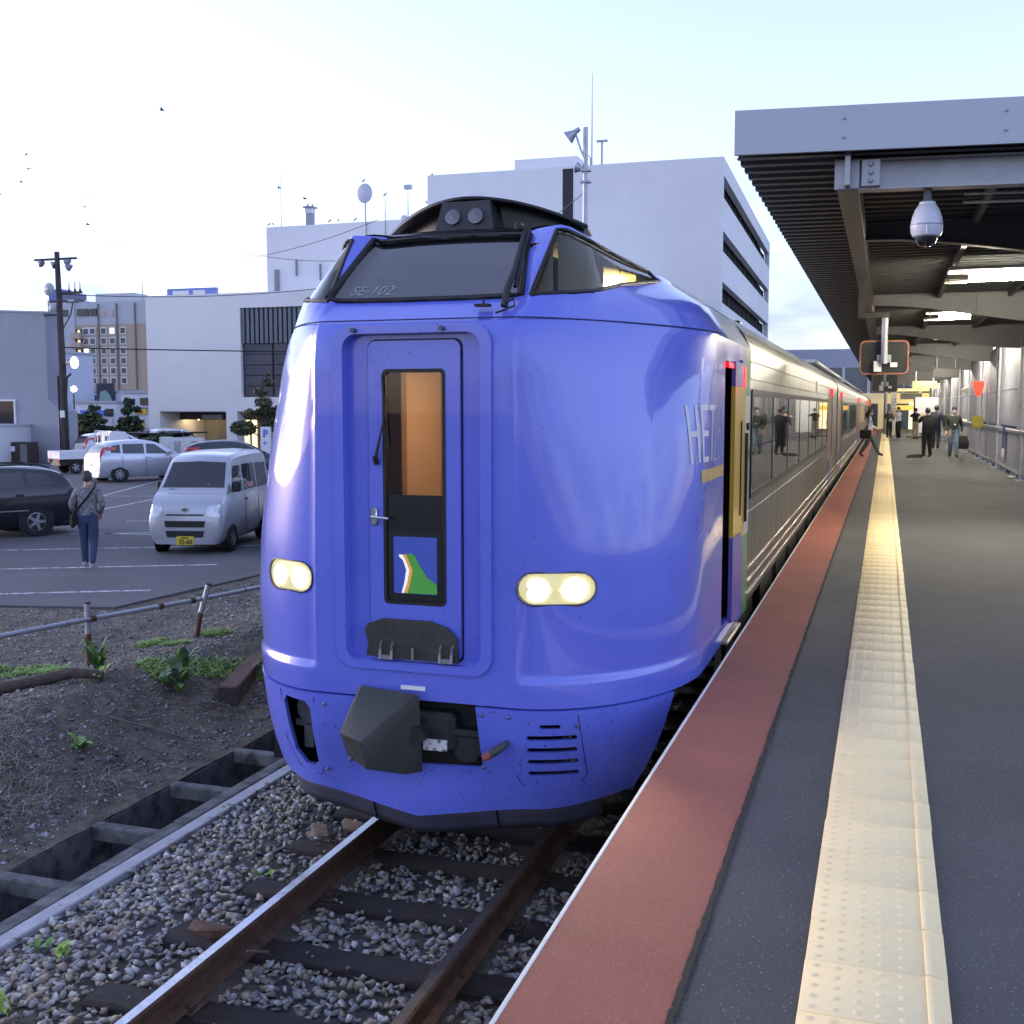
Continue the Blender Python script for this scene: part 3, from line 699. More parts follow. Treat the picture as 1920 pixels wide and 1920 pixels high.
# lit vestibule behind the end door
b=MB(); b.box(-.46,.46,5.84,7.3,1.2,3.05); b.f=[f for i,f in enumerate(b.f) if i!=2]; b.m=b.m[:len(b.f)]
b.build('vestibule',mat('vestibule_wall',(.40,.29,.20),.6),train,world=True,fix=False)
b=MB(); b.box(-.44,-.29,6.25,6.33,1.25,3.0); b.build('partition',mat('partition_brown',(.22,.13,.085),.6),train,world=True)
b=MB(); b.box(.1,.34,6.7,6.95,2.99,3.03); b.build('vestibule_lamp',mat('lamp_warm',(1,.8,.6),.5,emit=(1,.68,.42),es=18),train,world=True)
# headlights
def headlight(P,xa,xb,bright):
    cx=(xa+xb)/2; yb=max(front(xa,1.66)[1],front(xb,1.66)[1])
    h=thing('headlight','x','x'); 
    for k in ('label','category'): del h[k]
    h.parent=train; h.location=(cx,front(cx,1.66)[1]-15.9,1.66)
    off=Vector((cx,front(cx,1.66)[1],1.66))
    n=len(P); b=MB(); vs=[front(x,z,.003) for x,z in P]+[(x,yb+.07,z) for x,z in P]
    b.add([Vector(v)-off for v in vs],[(i,(i+1)%n,n+(i+1)%n,n+i) for i in range(n)]+[tuple(range(n,2*n))]); b.build('housing',mat('lamp_housing',(.45,.43,.33),.25,metal=.4),h,smooth=30)
    b=MB(); vs=[front(x,z,.004) for x,z in P]; b.tube([Vector(v)-off for v in vs+vs[:1]],.006,6,caps=False); b.build('rim',mat('rim_dark',(.05,.05,.08),.4),h,smooth=60)
    c=Vector(front(cx,1.66,-.006)); vs=[front(cx+(x-cx)*.97,1.66+(z-1.66)*.94,-.006) for x,z in P]+[c]
    b=MB(); b.add([Vector(v)-off for v in vs],[(i,(i+1)%n,n) for i in range(n)]); b.build('reflector',mat('reflector_glow',(.30,.28,.16),.3,emit=(1,.88,.46),es=.11),h)
    for x in (xa+.105,xb-.105):
        m_=20; vs=[front(x+(.0)+.062*math.cos(6.2832*i/m_),1.66+.062*math.sin(6.2832*i/m_),-.004) for i in range(m_)]+[front(x,1.66,-.003)]
        b=MB(); b.add([Vector(v)-off for v in vs],[(i,(i+1)%m_,m_) for i in range(m_)]); b.build('bulb',mat('headlamp_glow_%d'%bright,(1,1,.95),.5,emit=(1.0,.93,.66),es=5.0 if bright else 2.2),h,smooth=50)
    ld=bpy.data.lights.new('headlamp_beam','SPOT'); ld.energy=30 if bright else 14; ld.color=(1,.85,.55); ld.spot_size=R(78); ld.spot_blend=.8; ld.shadow_soft_size=.06
    lo=bpy.data.objects.new('headlamp_beam',ld); COL.objects.link(lo); lo.parent=h; lo.location=(0,-.03,0); lo.rotation_euler=(R(-68),0,0)
headlight(hl[0],.615,1.015,1); headlight(hl[1],-1.015,-.635,0)
# windscreen, side glass, gaskets
def glass_patch(name,B,T,m,off,mirror=False,n=24,k=14):
    b=MB(); s=-1 if mirror else 1
    def fn(u,v):
        a=pl_interp(B,u); c=pl_interp(T,u); x=a[0]+(c[0]-a[0])*v; yv=a[1]+(c[1]-a[1])*v
        p=topz(x,yv,off); return (s*p[0],p[1],p[2])
    b.grid(fn,n,k); return b.build(name,m,train,smooth=60,world=True)
def gasket(B,T,r=.013,mirror=False,name='window_gasket'):
    P=[topz(x,yv,.001) for x,yv in outline(B,T,20)]; s=-1 if mirror else 1
    b=MB(); b.tube([(s*p[0],p[1],p[2]) for p in P+P[:1]],r,6,caps=False); return b.build(name,m_gl,train,smooth=60,world=True)
ws=glass_patch('windscreen',WS_B,WS_T,m_wind,-.012); gasket(WS_B,WS_T,.02)
for mr_ in (False,True): glass_patch('cab_side_window',SG_B,SG_T,m_side,-.012,mr_); gasket(SG_B,SG_T,.013,mr_)
# inside of the cab
b=MB(); b.box(-.68,.68,6.1,7.55,3.00,3.04); b.build('cab_floor',mat('cab_dark',(.012,.013,.016),.8),train,world=True)
b=MB(); b.box(-.93,.93,7.36,7.40,3.15,3.50); b.build('cab_back_wall',mat('cab_cream',(.55,.50,.33),.7),train,world=True)
b=MB(); b.box(-.55,.45,5.98,6.2,3.02,3.16,b=.03); b.build('driving_desk',mat('desk_grey',(.10,.105,.11),.6),train,world=True)
b=MB(); b.box(.42,.66,6.62,6.72,3.05,3.40,b=.06); b.lathe([(.02,-.12),(.09,-.08),(.11,0),(.09,.08),(.02,.12)],14,at=(.54,6.66,3.44)); b.build('driver_seat',mat('seat_blue',(.035,.04,.06),.8),train,smooth=40,world=True)
b=MB(); b.box(.55,.84,7.26,7.31,3.38,3.46,b=.01); b.build('cab_lamp',mat('cab_lamp_glow',(1,.9,.6),.5,emit=(1,.85,.45),es=14.0),train,world=True)
b=MB(); b.box(-.34,-.10,6.02,6.12,3.17,3.29,b=.03); b.build('desk_monitor',mat('monitor_grey',(.30,.30,.29),.7),train,world=True)
# running number on the glass
b=text_mb('SE-102',.105,.002,shear=.25,sx=.92); WSB=BVHTree.FromPolygons([v.co+Vector((0,15.9,0)) for v in ws.data.vertices],[tuple(p.vertices) for p in ws.data.polygons])
b.v=[(x-.395,0,z*.80+3.330) for x,_,z in b.v]
def on_ws(v,o=.004):
    h=WSB.ray_cast(Vector((v[0],3,v[2])),Vector((0,1,0))); return (v[0],(h[0].y if h[0] else 6.0)-o,v[2])
b.v=[on_ws(v) for v in b.v]; b.build('running_number',mat('number_white',(.55,.57,.58),.5),train,world=True,fix=False)
# wipers and washer details
b=MB(); b.tube([(.50,5.86,3.20),(.505,5.90,3.30),topz(.49,6.12,.05),topz(.455,6.40,.05)],[.022,.02,.018,.012],7); b.tube([topz(.52,6.02,.035),topz(.50,6.2,.035),topz(.475,6.43,.03)],.013,6); b.box(.40,.44,6.34,6.40,3.68,3.73,b=.008)
b.build('wiper',m_rub,train,smooth=40,world=True)
b=MB(); b.tube([(.50,5.86,3.21),(.56,5.84,3.24),(.57,5.83,3.20),(.50,5.81,3.17),(.47,5.80,3.16)],.006,6); b.tube([(.38,5.86,3.21),(.385,5.85,3.26)],.006,5); b.box(.34,.42,5.82,5.88,3.20,3.215); b.build('wiper_pipe',m_rub,train,smooth=40,world=True)
# roof visor with marker lights
def arch(x): return 3.945-.15*abs(x/.68)**2.0
b=MB(); nA=28
def vis(u,v):
    x=-.68+1.36*u; return (x*(1-.06*v),6.60+.36*abs(x/.68)**1.7+.55*v*(1-.5*abs(x/.68)),arch(x)-.02*v)
b.grid(vis,nA,4); vo=b.build('visor',m_blk,train,smooth=60,world=True); vo.modifiers.new('t','SOLIDIFY').thickness=.022
b=MB(); b.grid(lambda u,v:((-.64+1.28*u),6.76+.30*abs((-.64+1.28*u)/.68)**1.7,3.69+(arch(-.64+1.28*u)-3.695)*v),nA,2); b.build('visor_back',m_blk,train,smooth=60,world=True)
b=MB(); b.hull([(x*w_,yv,z) for x in (-1,1) for w_,yv,z in ((.20,6.56,3.70),(.155,6.60,3.915),(.20,6.9,3.69),(.155,6.9,3.92))]); lb=b.build('light_box',mat('box_charcoal',(.022,.022,.026),.45),train,world=True)
for x in (-.075,.075):
    b=MB(); b.lathe([(.048,0),(.048,.018),(.040,.020)],18,axis='Y'); b.lathe([(.038,.012),(.001,.026)],18,axis='Y'); b.xf(Matrix.Rotation(R(168),4,'X')); b.v=[(v[0]+x,v[1]+6.582,v[2]+3.815) for v in b.v]; b.build('marker_light',mat('marker_lens',(.10,.105,.115),.1,coat=1),lb,smooth=40).location=(0,-15.9,0)
b=MB(); b.grid(lambda u,v:(-.62+1.24*u,6.46+.5*v,topz(-.62+1.24*u,6.46+.5*v,.012)[2]),20,8); b.build('roof_cowl',m_blk,train,smooth=60,world=True)
RP.build('roof_panel',m_roof,train,smooth=40,world=True)
for yv,x,hh in ((7.9,.62,.03),(8.6,.66,.03),(14.0,.7,.05)):
    b=MB(); b.box(x-.07,x+.07,yv,yv+.25,3.56,3.66+hh,b=.015); b.build('roof_vent',m_blk,train,world=True)
# side lettering: white letters, an outlined number and a yellow band
m_let=mat('letter_white',(.62,.62,.66),.4)
def side_mb(b): b.v=[sidep(p[1],p[2],p[0]) for p in b.v]; return b
def stroke(P,w,m=.003):
    b=MB()
    for (a,c) in zip(P[:-1],P[1:]):
        n=6
        for i in range(n):
            t0,t1=i/n,(i+1)/n; p0=(a[0]+(c[0]-a[0])*t0,a[1]+(c[1]-a[1])*t0); p1=(a[0]+(c[0]-a[0])*t1,a[1]+(c[1]-a[1])*t1)
            d=Vector((p1[0]-p0[0],p1[1]-p0[1])); d.normalize(); nn=Vector((-d.y,d.x))*w/2
            b.add([(m,p0[0]-nn.x,p0[1]-nn.y),(m,p1[0]-nn.x,p1[1]-nn.y),(m,p1[0]+nn.x,p1[1]+nn.y),(m,p0[0]+nn.x,p0[1]+nn.y)],[(0,1,2,3)])
    return b
zb,zt=2.315,2.665
def glyph(name,strokes,w,m):
    b=MB()
    for s_ in strokes:
        q=stroke(s_,w); b.add(q.v,q.f)
    side_mb(b).build(name,m,train,world=True,fix=False)
zm=(zb+zt)/2
glyph('letter_h',[[(6.72,zb),(6.72,zt)],[(6.84,zb),(6.84,zt)],[(6.72,zm),(6.84,zm)]],.034,m_let)
glyph('letter_e',[[(6.92,zb),(6.92,zt)],[(6.92,zt-.015),(7.05,zt-.015)],[(6.92,zm),(7.04,zm)],[(6.92,zb+.015),(7.05,zb+.015)]],.034,m_let)
glyph('letter_t',[[(7.07,zt-.015),(7.25,zt-.015)],[(7.16,zb),(7.16,zt)]],.034,m_let)
def arcp(cx,cz,rx,rz,a0,a1,n=10): return [(cx+rx*math.cos(R(a0+(a1-a0)*i/n)),cz+rz*math.sin(R(a0+(a1-a0)*i/n))) for i in range(n+1)]
m_thin=mat('letter_thin',(.42,.44,.66),.4)
glyph('digit_2',[arcp(7.33,2.60,.05,.065,150,-30)+[(7.28,zb),(7.39,zb)]],.013,m_thin)
glyph('digit_6',[arcp(7.49,2.41,.05,.095,0,360,16),[(7.442,2.44)]+arcp(7.52,2.49,.08,.175,170,95,6)],.013,m_thin)
glyph('digit_1',[[(7.60,2.60),(7.64,2.665),(7.64,2.315)]],.013,m_thin)
b=MB(); b.grid(lambda u,v:(.003,6.86+.84*u,2.19+.075*v),24,1); side_mb(b).build('yellow_band',mat('band_yellow',(.55,.34,.10),.45,var=.15,vs=12),train,world=True,fix=False)
b=MB(); _hc=half_contour(3.135); _row=[(-x,yv,3.135) for x,yv in _hc[::-1]]+[(x,yv,3.135) for x,yv in _hc]; b.tube([p for p in _row if p[1]<7.6],.004,5,caps=False); b.build('nose_seam',mat('seam_dark'),train,world=True,fix=False)
# open passenger door
b=MB(); b.box(.4,1.41,7.6,8.64,1.1,3.0); b.f=[f for i,f in enumerate(b.f) if i!=1]; b.m=b.m[:len(b.f)]; b.build('entrance',mat('entrance_dark',(.03,.027,.025),.7),train,world=True,fix=False)
b=MB(); b.box(1.36,1.50,7.74,8.50,1.00,1.03,b=.01); b.box(1.40,1.44,7.8,7.85,.6,1.06); b.box(1.40,1.44,8.4,8.45,.6,1.06); b.build('door_step',mat('step_metal',(.25,.21,.15),.5,metal=.4),train,world=True)
b=MB(); b.box(1.445,1.47,7.78,8.48,2.925,2.96); b.build('door_strip_light',mat('red_strip',(.5,.02,.04),.4,emit=(1,.0,.004),es=.22),train,world=True)
b=MB(); b.box(1.45,1.48,8.58,8.70,2.80,2.96,b=.01); b.build('door_lamp_red',mat('red_lamp',(.6,.02,.04),.4,emit=(1,.004,.01),es=.7),train,world=True)
b=MB(); b.box(1.452,1.47,8.96,9.03,1.75,2.45); b.lathe([(.03,0),(.03,.02)],10,axis='X',at=(1.45,9.06,2.50)); b.lathe([(.035,0),(.035,.02)],10,axis='X',at=(1.45,9.06,2.28)); b.build('door_control',m_blk,train,world=True)
b=MB(); b.box(1.45,1.475,8.51,8.56,1.1,3.0); b.build('door_edge',m_ind,train,world=True)
dl=bpy.data.objects.new('door_leaf',None); COL.objects.link(dl); dl.parent=train; dl.location=(1.46,8.28-15.9,1.1)
for nm,z0,z1,mm in (('leaf_top',2.80,2.975,m_ind),('leaf_middle',1.72,2.80,m_yel),('leaf_bottom',1.10,1.72,m_ind)):
    b=MB(); b.box(1.452-1.46,1.482-1.46,8.06-8.28,8.51-8.28,z0-1.1,z1-1.1-.002); b.build(nm,mm,dl)
b=MB(); b.box(1.482-1.46,1.490-1.46,8.40-8.28,8.44-8.28,.75,1.45); b.build('leaf_handrail',m_blk,dl)

# stainless car bodies (lead car remainder and following cars)
def section():
    P=[(1.45,1.05),(1.45,3.12)]
    for s,z in ((.02,3.18),(.05,3.26),(.09,3.32),(.14,3.38),(.22,3.455),(.30,3.52),(.47,3.60),(.65,3.66),(.82,3.695),(1.0,3.715)): P.append((1.45*(1-s),z))
    return P
def car_shell(y0,y1,par):
    S=section(); full=S+[(-x,z) for x,z in S[::-1][1:]]
    b=MB(); n=len(full); ys=[y0,y1]
    b.add([(x,yv,z) for yv in ys for x,z in full],[(i,i+1,n+i+1,n+i) for i in range(n-1)])
    b.add([(x,y1,z) for x,z in full],[tuple(range(n))]); b.add([(x,y0,z) for x,z in full],[tuple(range(n))])
    b.m=[1 if (b.v[f[0]][2]>3.2 and b.v[f[1]][2]>3.2 and len(f)==4) else 0 for f in b.f]
    b.build('car_body',[m_ss,m_roof],par,smooth=35,world=True)
    for sgn in (1,):
        for z,t in ((1.335,.012),(1.225,.012),(1.12,.012),(2.88,.004),(3.02,.004),(1.80,.004)):
            q=MB(); q.box(1.449,1.449+t*1.1,y0+.01,y1-.02,z-t,z+t,b=.002); q.build('side_rib' ,mat('rib_bright',(.62,.60,.55),.22,metal=.9) if t>.01 else m_ss,par,world=True)
    q=MB(); q.box(-1.25,1.25,y0+.3,y1-.3,.55,1.05); q.build('underframe',m_dk,par,world=True)
def windows(y0,y1,npan,par,lit=0):
    q=MB(); q.ring(rrect(y0,y1,1.90,2.80,.03,2),rrect(y0+.05,y1-.05,1.955,2.745,.02,2),1.449,1.462,'X'); fr=q.build('window_band',m_blk,par,world=True)
    q=MB(); q.box(1.446,1.4505,y0+.02,y1-.02,1.92,2.78); q.build('window_backing',mat('window_backing_%d'%lit,(.05,.05,.05) if not lit else (.30,.24,.13),.5,emit=(1,.75,.35) if lit else None,es=.22*lit),par,world=True)
    w=(y1-y0-.10)/npan
    for i in range(npan):
        q=MB(); q.box(1.451,1.456,y0+.05+w*i+.018,y0+.05+w*(i+1)-.018,1.955,2.745); q.build('pane',m_pane,par,world=True)
        if i:
            q=MB(); q.box(1.450,1.461,y0+.05+w*i-.018,y0+.05+w*i+.018,1.955,2.745); q.build('mullion',m_blk,par,world=True)
def side_door(yc,par):
    [MB().box(1.452,1.47,yc+a,yc+a+.12,1.05,3.0).build('door_frame',m_ind,par,world=True) for a in (-.62,.50)]
    q=MB(); q.box(1.449,1.456,yc-.5,yc+.5,1.05,2.9); q.build('passenger_door',m_ss,par,world=True)
    [MB().box(1.45,1.466,yc+a,yc+a+.16,1.62,2.9).build('door_stripe',m_yel,par,world=True) for a in (-.80,.64)]
    q=MB(); q.box(1.456,1.49,yc-.09,yc+.09,2.88,3.02,b=.01); q.build('door_lamp_red',MATS['red_lamp'],par,world=True)
def bogie(yc,par):
    q=MB()
    for yw in (yc-1.05,yc+1.05):
        for sx in (-.6,.6): q.lathe([(.40,-.06),(.43,-.05),(.41,.06),(.2,.06)],20,axis='X',at=(sx,yw,.41))
        q.tube([(-.9,yw,.41),(.9,yw,.41)],.07,8)
    for sx in (-.95,.95): q.box(sx-.08,sx+.08,yc-1.5,yc+1.5,.42,.62,b=.03); q.tube([(sx,yc-.4,.45),(sx,yc-.4,.85)],.11,10); q.tube([(sx,yc+.4,.45),(sx,yc+.4,.85)],.11,10)
    q.build('bogie',mat('bogie_dark',(.030,.026,.022),.75,var=.4,vs=8),par,smooth=35,world=True)
car_shell(9.25,26.4,train); windows(9.32,22.1,7,train); side_door(23.4,train); bogie(9.2,train); bogie(23.2,train)
for yv in (11.6,13.4,15.2,17.0,19.0,21.0):
    q=MB(); q.box(.75,1.32,yv,yv+1.4,.35,.95,b=.03); q.build('equipment_box',m_dk,train,world=True)
q=MB(); q.box(-1.1,1.1,6.6,9.0,.62,1.0); q.build('underframe_front',m_dk,train,world=True)
for i,yv in enumerate((18.2,18.6)):
    q=MB(); q.box(1.452,1.458,yv,yv+.10,2.88,3.06); q.build('side_plate',m_blk if i==0 else m_wht,train,world=True)
for k,(a,lab) in enumerate(((26.9,'second stainless railcar coupled right behind the blue-nosed car'),(48.0,'third stainless railcar of the express, beyond the second'),(69.1,'last stainless railcar in view by the glass footbridge'))):
    c=thing('railcar',lab,'railcar',(0,a+10,0),group='coupled railcars of the express')
    car_shell(a,a+20.6,c); windows(a+3.2,a+17.5,8,c,lit=1 if k==0 else 2); side_door(a+1.8,c); side_door(a+19,c); bogie(a+3.4,c); bogie(a+17.2,c)
    q=MB(); q.box(-.9,.9,a+1,a+19,3.70,3.80,b=.03); q.build('roof_duct',m_roof,c,world=True)
# ================================================================ BUILDINGS AND BACKGROUND
m_bw=mat('render_white',(0.74,0.74,0.76),.85,var=.05,vs=.25,dirt=((0.68,0.68,0.70),.5,.5,.75))
m_bw2=mat('render_white_grey',(0.66,0.66,0.69),.85,var=.06,vs=.2)
m_slit=mat('dark_recess',(0.018,0.018,0.022),.6)
m_dwin=glass('far_window',(.2,.2,.2),.1,.05,ior=1.6,body=(.02,.022,.028))
def bld(name,label,loc,rz=0,cat='building',group=None): return thing(name,label,cat,loc,rz,group)
# tall white block with three dark bands on its side (origin at its near right corner)
TB=bld('office_block','tall white office block with three dark strip windows on its side',(-7.8,74,-.1),R(1.3))
b=MB(); b.box(-20.3,0,0,.5,0,18.75); b.box(-20.3,-19.8,.5,40,0,18.75); b.build('front_wall',m_bw,TB)
lv=[0,9.55,10.9,12.85,14.15,16.25,17.65,18.75]
for a,c in ((0,9.55),(10.9,12.85),(14.15,16.25),(17.65,18.75)):
    b=MB(); b.box(-.45,0,.5,40,a,c); b.build('spandrel',m_bw,TB)
b=MB(); b.box(-19.8,-.9,.5,40,0,18.7); b.build('inner_core',m_slit,TB)
for z0,z1 in ((9.55,10.9),(12.85,14.15),(16.25,17.65)):
    for k in range(10):
        y0=.9+k*3.86
        b=MB(); b.box(-.62,-.58,y0,y0+3.70,z0,z1); w=b.build('window',mat('band_glass',(.010,.011,.013),.8,spec=.1),TB)
        b=MB(); b.box(-.66,-.5,y0+3.70,y0+3.86,z0,z1); b.build('window_post',m_slit,TB)
    b=MB(); b.box(-.45,0,39.3,40,z0,z1); b.build('end_pier',m_bw,TB)
b=MB(); b.box(-20.3,0,.5,40,18.70,18.74); b.build('roof',m_bw2,TB)
b=MB(); b.box(-15.2,-10.6,4,12,18.75,20.3); b.build('penthouse',m_bw,TB)
b=MB(); b.box(-10.62,-9.90,-.02,.0,3,18.6); b.build('stair_slot',m_slit,TB)
for z0 in (15.0,11.0,7.0): MB().box(-10.56,-9.96,-.05,-.02,z0-1.6,z0).build('slot_pane',mat('slot_glass',(.45,.47,.52),.3),TB)
def antenna(x,y,z,h,r=.05,label='',name='antenna'):
    t=thing(name,label,'antenna',(x,y,z)); MB().tube([(0,0,0),(0,0,h)],[r,r*.3],6).build('mast',mat('mast_grey',(.35,.36,.40),.5),t); return t
t=antenna(-17.0,76,18.6,6.6,.06,'thin whip antenna standing on the tall white block')
MB().tube([(.7,0,0),(.7,0,2.0)],.07,6).build('stub_mast',MATS['mast_grey'],t); MB().box(.35,1.1,-.1,.1,2.0,2.12).build('cross_arm',MATS['mast_grey'],t); MB().tube([(-.6,0,0),(-.6,0,1.0),(-.35,0,1.3),(-.1,0,1.0),(-.1,0,0)],.04,6).build('hoop',MATS['mast_grey'],t)
# middle block
MBk=bld('white_block','plain white block with roof antennas left of the tall office block',(-42.3,76,-.1))
b=MB(); b.box(0,16,0,14,0,16.15); b.build('wall',m_bw,MBk)
MB().box(0,16,0,.25,16.15,16.3).build('parapet',m_bw,MBk)
for x,z,w in ((.7,11.5,.35),(2.5,12.6,.1),(4.5,12.2,.08)):
    MB().box(x,x+w,-.15,0,z-(0 if w<.2 else .0),z+(1.6 if w>.2 else 1.2)).build('wall_fixture',mat('fixture_grey',(.22,.23,.27),.5),MBk)
# low block in front: entrances between columns, louvred field
LB=bld('station_annex','low white building with dark louvred panel and open ground-floor bays',(-43.0,62,-.1))
def lbx(n,x0,x1,y0,y1,z0,z1,m=m_bw,p=LB): return MB().box(x0,x1,y0,y1,z0,z1).build(n,m,p)
lbx('wall_left',0,.85,0,8,0,2.5); lbx('upper_wall',0,6.95,0,.4,2.5,9.9); lbx('upper_wall',6.95,30,0,.4,8.95,9.9); lbx('lower_band',6.95,30,0,.4,2.5,3.4)
lbx('column',5.80,6.60,0,.8,0,2.5); lbx('column',12.6,13.4,0,.8,0,2.5); lbx('soffit',0,30,.4,8,2.45,2.5); lbx('roof',0,30,.4,14,9.8,9.88,m_bw2); lbx('side_wall',0,.4,.4,14,2.5,9.9)
m_lv=[mat('louvre_slate',(.13,.15,.18),.5,var=.1,vs=3),mat('louvre_dark',(.055,.055,.075),.45)]
nlv=60
for k in range(38):
    x=7.0+k*.33; lbx('louvre_slat',x,x+.20,.10,.30,6.75,8.93,m_lv[0])
lbx('louvre_back',6.95,30,.30,.36,6.75,8.95,m_lv[1])
for k in range(6):
    for j in range(5):
        x=7.05+k*2.15; z=3.42+j*.665; lbx('grid_panel',x,x+2.02,.22,.28,z+.02,z+.635,mat('grid_panel_%d'%((k+j)%2),(.075,.072,.095) if (k+j)%2 else (.06,.062,.085),.5,var=.2,vs=2))
lbx('panel_back',6.95,30,.30,.36,3.4,6.75,m_slit)
lbx('bay_back',.85,5.8,5.0,5.2,0,2.5,mat('bay_grey',(.30,.29,.28),.8)); lbx('bay_back',6.6,12.6,4.0,4.2,0,2.5,mat('bay_cream',(.60,.53,.36),.8))
lbx('bay_lintel',.85,5.8,2.2,2.4,1.95,2.5,mat('bay_dark',(.06,.06,.065),.6)); lbx('lit_doorway',4.05,5.0,4.94,4.99,0,1.9,mat('lit_door',(.6,.5,.3),.5,emit=(1,.83,.5),es=.3)); lbx('door_leaf',4.5,4.62,4.9,4.935,0,1.9,m_slit)
lbx('bay_sign',2.7,4.2,1.95,2.15,2.0,2.28,mat('sign_grey',(.55,.55,.57),.5)); lbx('shutter',2.0,3.9,4.9,4.98,0,1.85,mat('shutter_grey',(.24,.24,.26),.6))
o=MB(); o.lathe([(.02,-.12),(.11,-.06),(.13,0),(.11,.06),(.02,.12)],12,at=(1.75,3,2.05)); o.build('bay_lamp',mat('bay_lamp_glow',(1,.8,.5),.5,emit=(1,.72,.35),es=14),LB,smooth=40)
# roof sign on a building behind the annex
t=thing('roof_sign','long blue rooftop sign seen over the low white building','sign',(-52.7,78,11.0)); MB().box(0,4.6,0,.4,0,1.15,b=.05).build('sign_board',mat('sign_lightblue',(.18,.25,.62),.5),t)
for a,c in ((.6,2.1),(2.5,3.6)): MB().box(a,c,-.03,-.005,.15,.95).build('sign_lettering',mat('sign_white_lit',(.8,.8,.82),.5),t)
MB().box(.2,4.4,.1,.3,-2.5,0).build('sign_base',m_bw2,t)
# grey corrugated shed on the left
GB=bld('corrugated_shed','grey-blue corrugated metal building beside the utility pole','' or (-37.2,46,-.1))
m_cor=mat('corrugated_grey',(.30,.31,.37),.6,var=.06,vs=.6)
b=MB(); n=300; P=[]
for i in range(n+1):
    x=-24*i/n; P.append((x,.012 if i%2 else 0))
V=[];h0,h1=7.45,8.6
for (x,yv) in P: V+=[(x,yv,0),(x,yv,h0+(h1-h0)*(-x/24))]
b.add(V,[(2*i,2*i+1,2*i+3,2*i+2) for i in range(n)]); b.build('front_wall',m_cor,GB,fix=False)
MB().box(-.05,.04,0,1.2,0,7.45).build('side_wall',m_cor,GB); b=MB(); b.add([(.05,-.05,7.5),(-24,-.05,8.65),(-24,1.25,8.65),(.05,1.25,7.5),(.05,-.05,7.42),(-24,-.05,8.57),(-24,1.25,8.57),(.05,1.25,7.42)],[(0,1,2,3),(4,5,6,7),(0,1,5,4),(0,3,7,4)]); b.build('roof_edge',mat('roof_trim',(.42,.43,.5),.5),GB)
b=MB(); b.prism([(.04,0),(.95,0),(.95,2.55),(.04,3.15)],0,1.0,'Y'); b.build('lean_to',m_cor,GB)
MB().tube([(.86,-.06,0),(.86,-.06,2.5)],.06,8).build('downpipe',m_wht,GB); MB().tube([(.7,-.05,0),(.7,-.05,2.6)],.03,6).build('drain_pipe',m_wht,GB)
MB().box(-3.0,-2.0,-.05,0,1.75,3.1).build('window',m_dwin,GB); b=MB(); b.ring([(-3.05,1.7),(-1.95,1.7),(-1.95,3.15),(-3.05,3.15)],[(-2.97,1.78),(-2.03,1.78),(-2.03,3.07),(-2.97,3.07)],-.08,0); b.build('window_frame',m_wht,GB)
t=bld('small_shed','small flat-roofed white shed at the left edge by the dark wagon',(-43,43.5,-.1)); MB().box(0,4.7,0,2.5,0,1.85).build('wall',mat('shed_white',(.56,.57,.62),.7),t); MB().box(-.05,4.78,-.06,2.55,1.85,1.93).build('roof',mat('shed_roof',(.45,.46,.52),.6),t)
t=thing('storage_box','dark brown storage bin with a small white notice by the grey shed','bin',(-37.8,44.6,-.1)); MB().box(-1.3,.55,0,.7,0,1.05).build('bin_body',mat('bin_brown',(.05,.035,.032),.7),t); MB().box(-.5,-.25,-.03,-.005,.6,.85).build('notice',m_wht,t); MB().box(.12,.5,-.08,-.005,.05,.95).build('bin_door',mat('bin_grey',(.16,.16,.18),.6),t)
# hotel far behind
HO=bld('hotel','brown and grey hotel with rows of white-framed windows beyond the pole','' or (-212,250,-.1))
def hx(n,x0,x1,y0,y1,z0,z1,m): return MB().box(x0,x1,y0,y1,z0,z1).build(n,m,HO)
m_ho=mat('hotel_grey',(.44,.47,.53),.8); m_br=mat('hotel_brown',(.42,.33,.25),.8)
hx('tower_wall',0,8.6,0,20,0,31.4,m_ho); hx('upper_wall',8.6,42,.3,20,24.6,30.6,m_ho); hx('lower_wall',8.6,42,0.3,20,0,24.6,m_br)
hx('roof_screen',14,26,2,8,30.6,32.8,mat('screen_grey',(.5,.52,.57),.6)); hx('roof_tank',.6,4.8,-.1,4,31.4,34.2,mat('tank_blue',(.10,.15,.42),.5)); hx('roof_tank_dark',4.9,9.5,0,4,31.4,33.0,mat('tank_dark',(.12,.14,.24),.5))
for x in (15.9,21.7,27.4): hx('pilaster',x,x+.35,0,.3,0,30,mat('pilaster_grey',(.18,.17,.17),.8))
m_hw=mat('hotel_frame',(.62,.65,.72),.6)
for ri,yp in enumerate((617,638,660,680,701,721)):
    z=22.9-ri*2.62
    for ci,x in enumerate((11.9,14.0,17.5,20.3,23.6)):
        hx('window_frame',x-1.0,x+1.0,.18,.3,z-.98,z+.98,m_hw)
        lit=(ri,ci) in ((0,3),(2,0)); hx('window',x-.68,x+.68,.12,.18,z-.68,z+.68,mat('hotel_lit',(.7,.62,.45),.4,emit=(1,.9,.7),es=.25) if lit else m_dwin)
    hx('balcony',8.2,11.0,-1.2,.3,z-2.0,z-.35,mat('balcony_tan',(.42,.35,.29),.8)); hx('balcony_recess',8.7,10.9,.1,.29,z-.35,z+.62,m_slit); hx('balcony_door',9.4,10.2,0,.09,z-.35,z+.4,mat('balcony_light',(.5,.4,.28),.5,emit=(1,.7,.35),es=.2))
for x0,x1,z in ((1.2,6.7,27.8),(9.5,13,27.9),(13.6,15.7,27.9)): hx('window',x0,x1,-.08,.28,z-.9,z+.9,m_dwin)
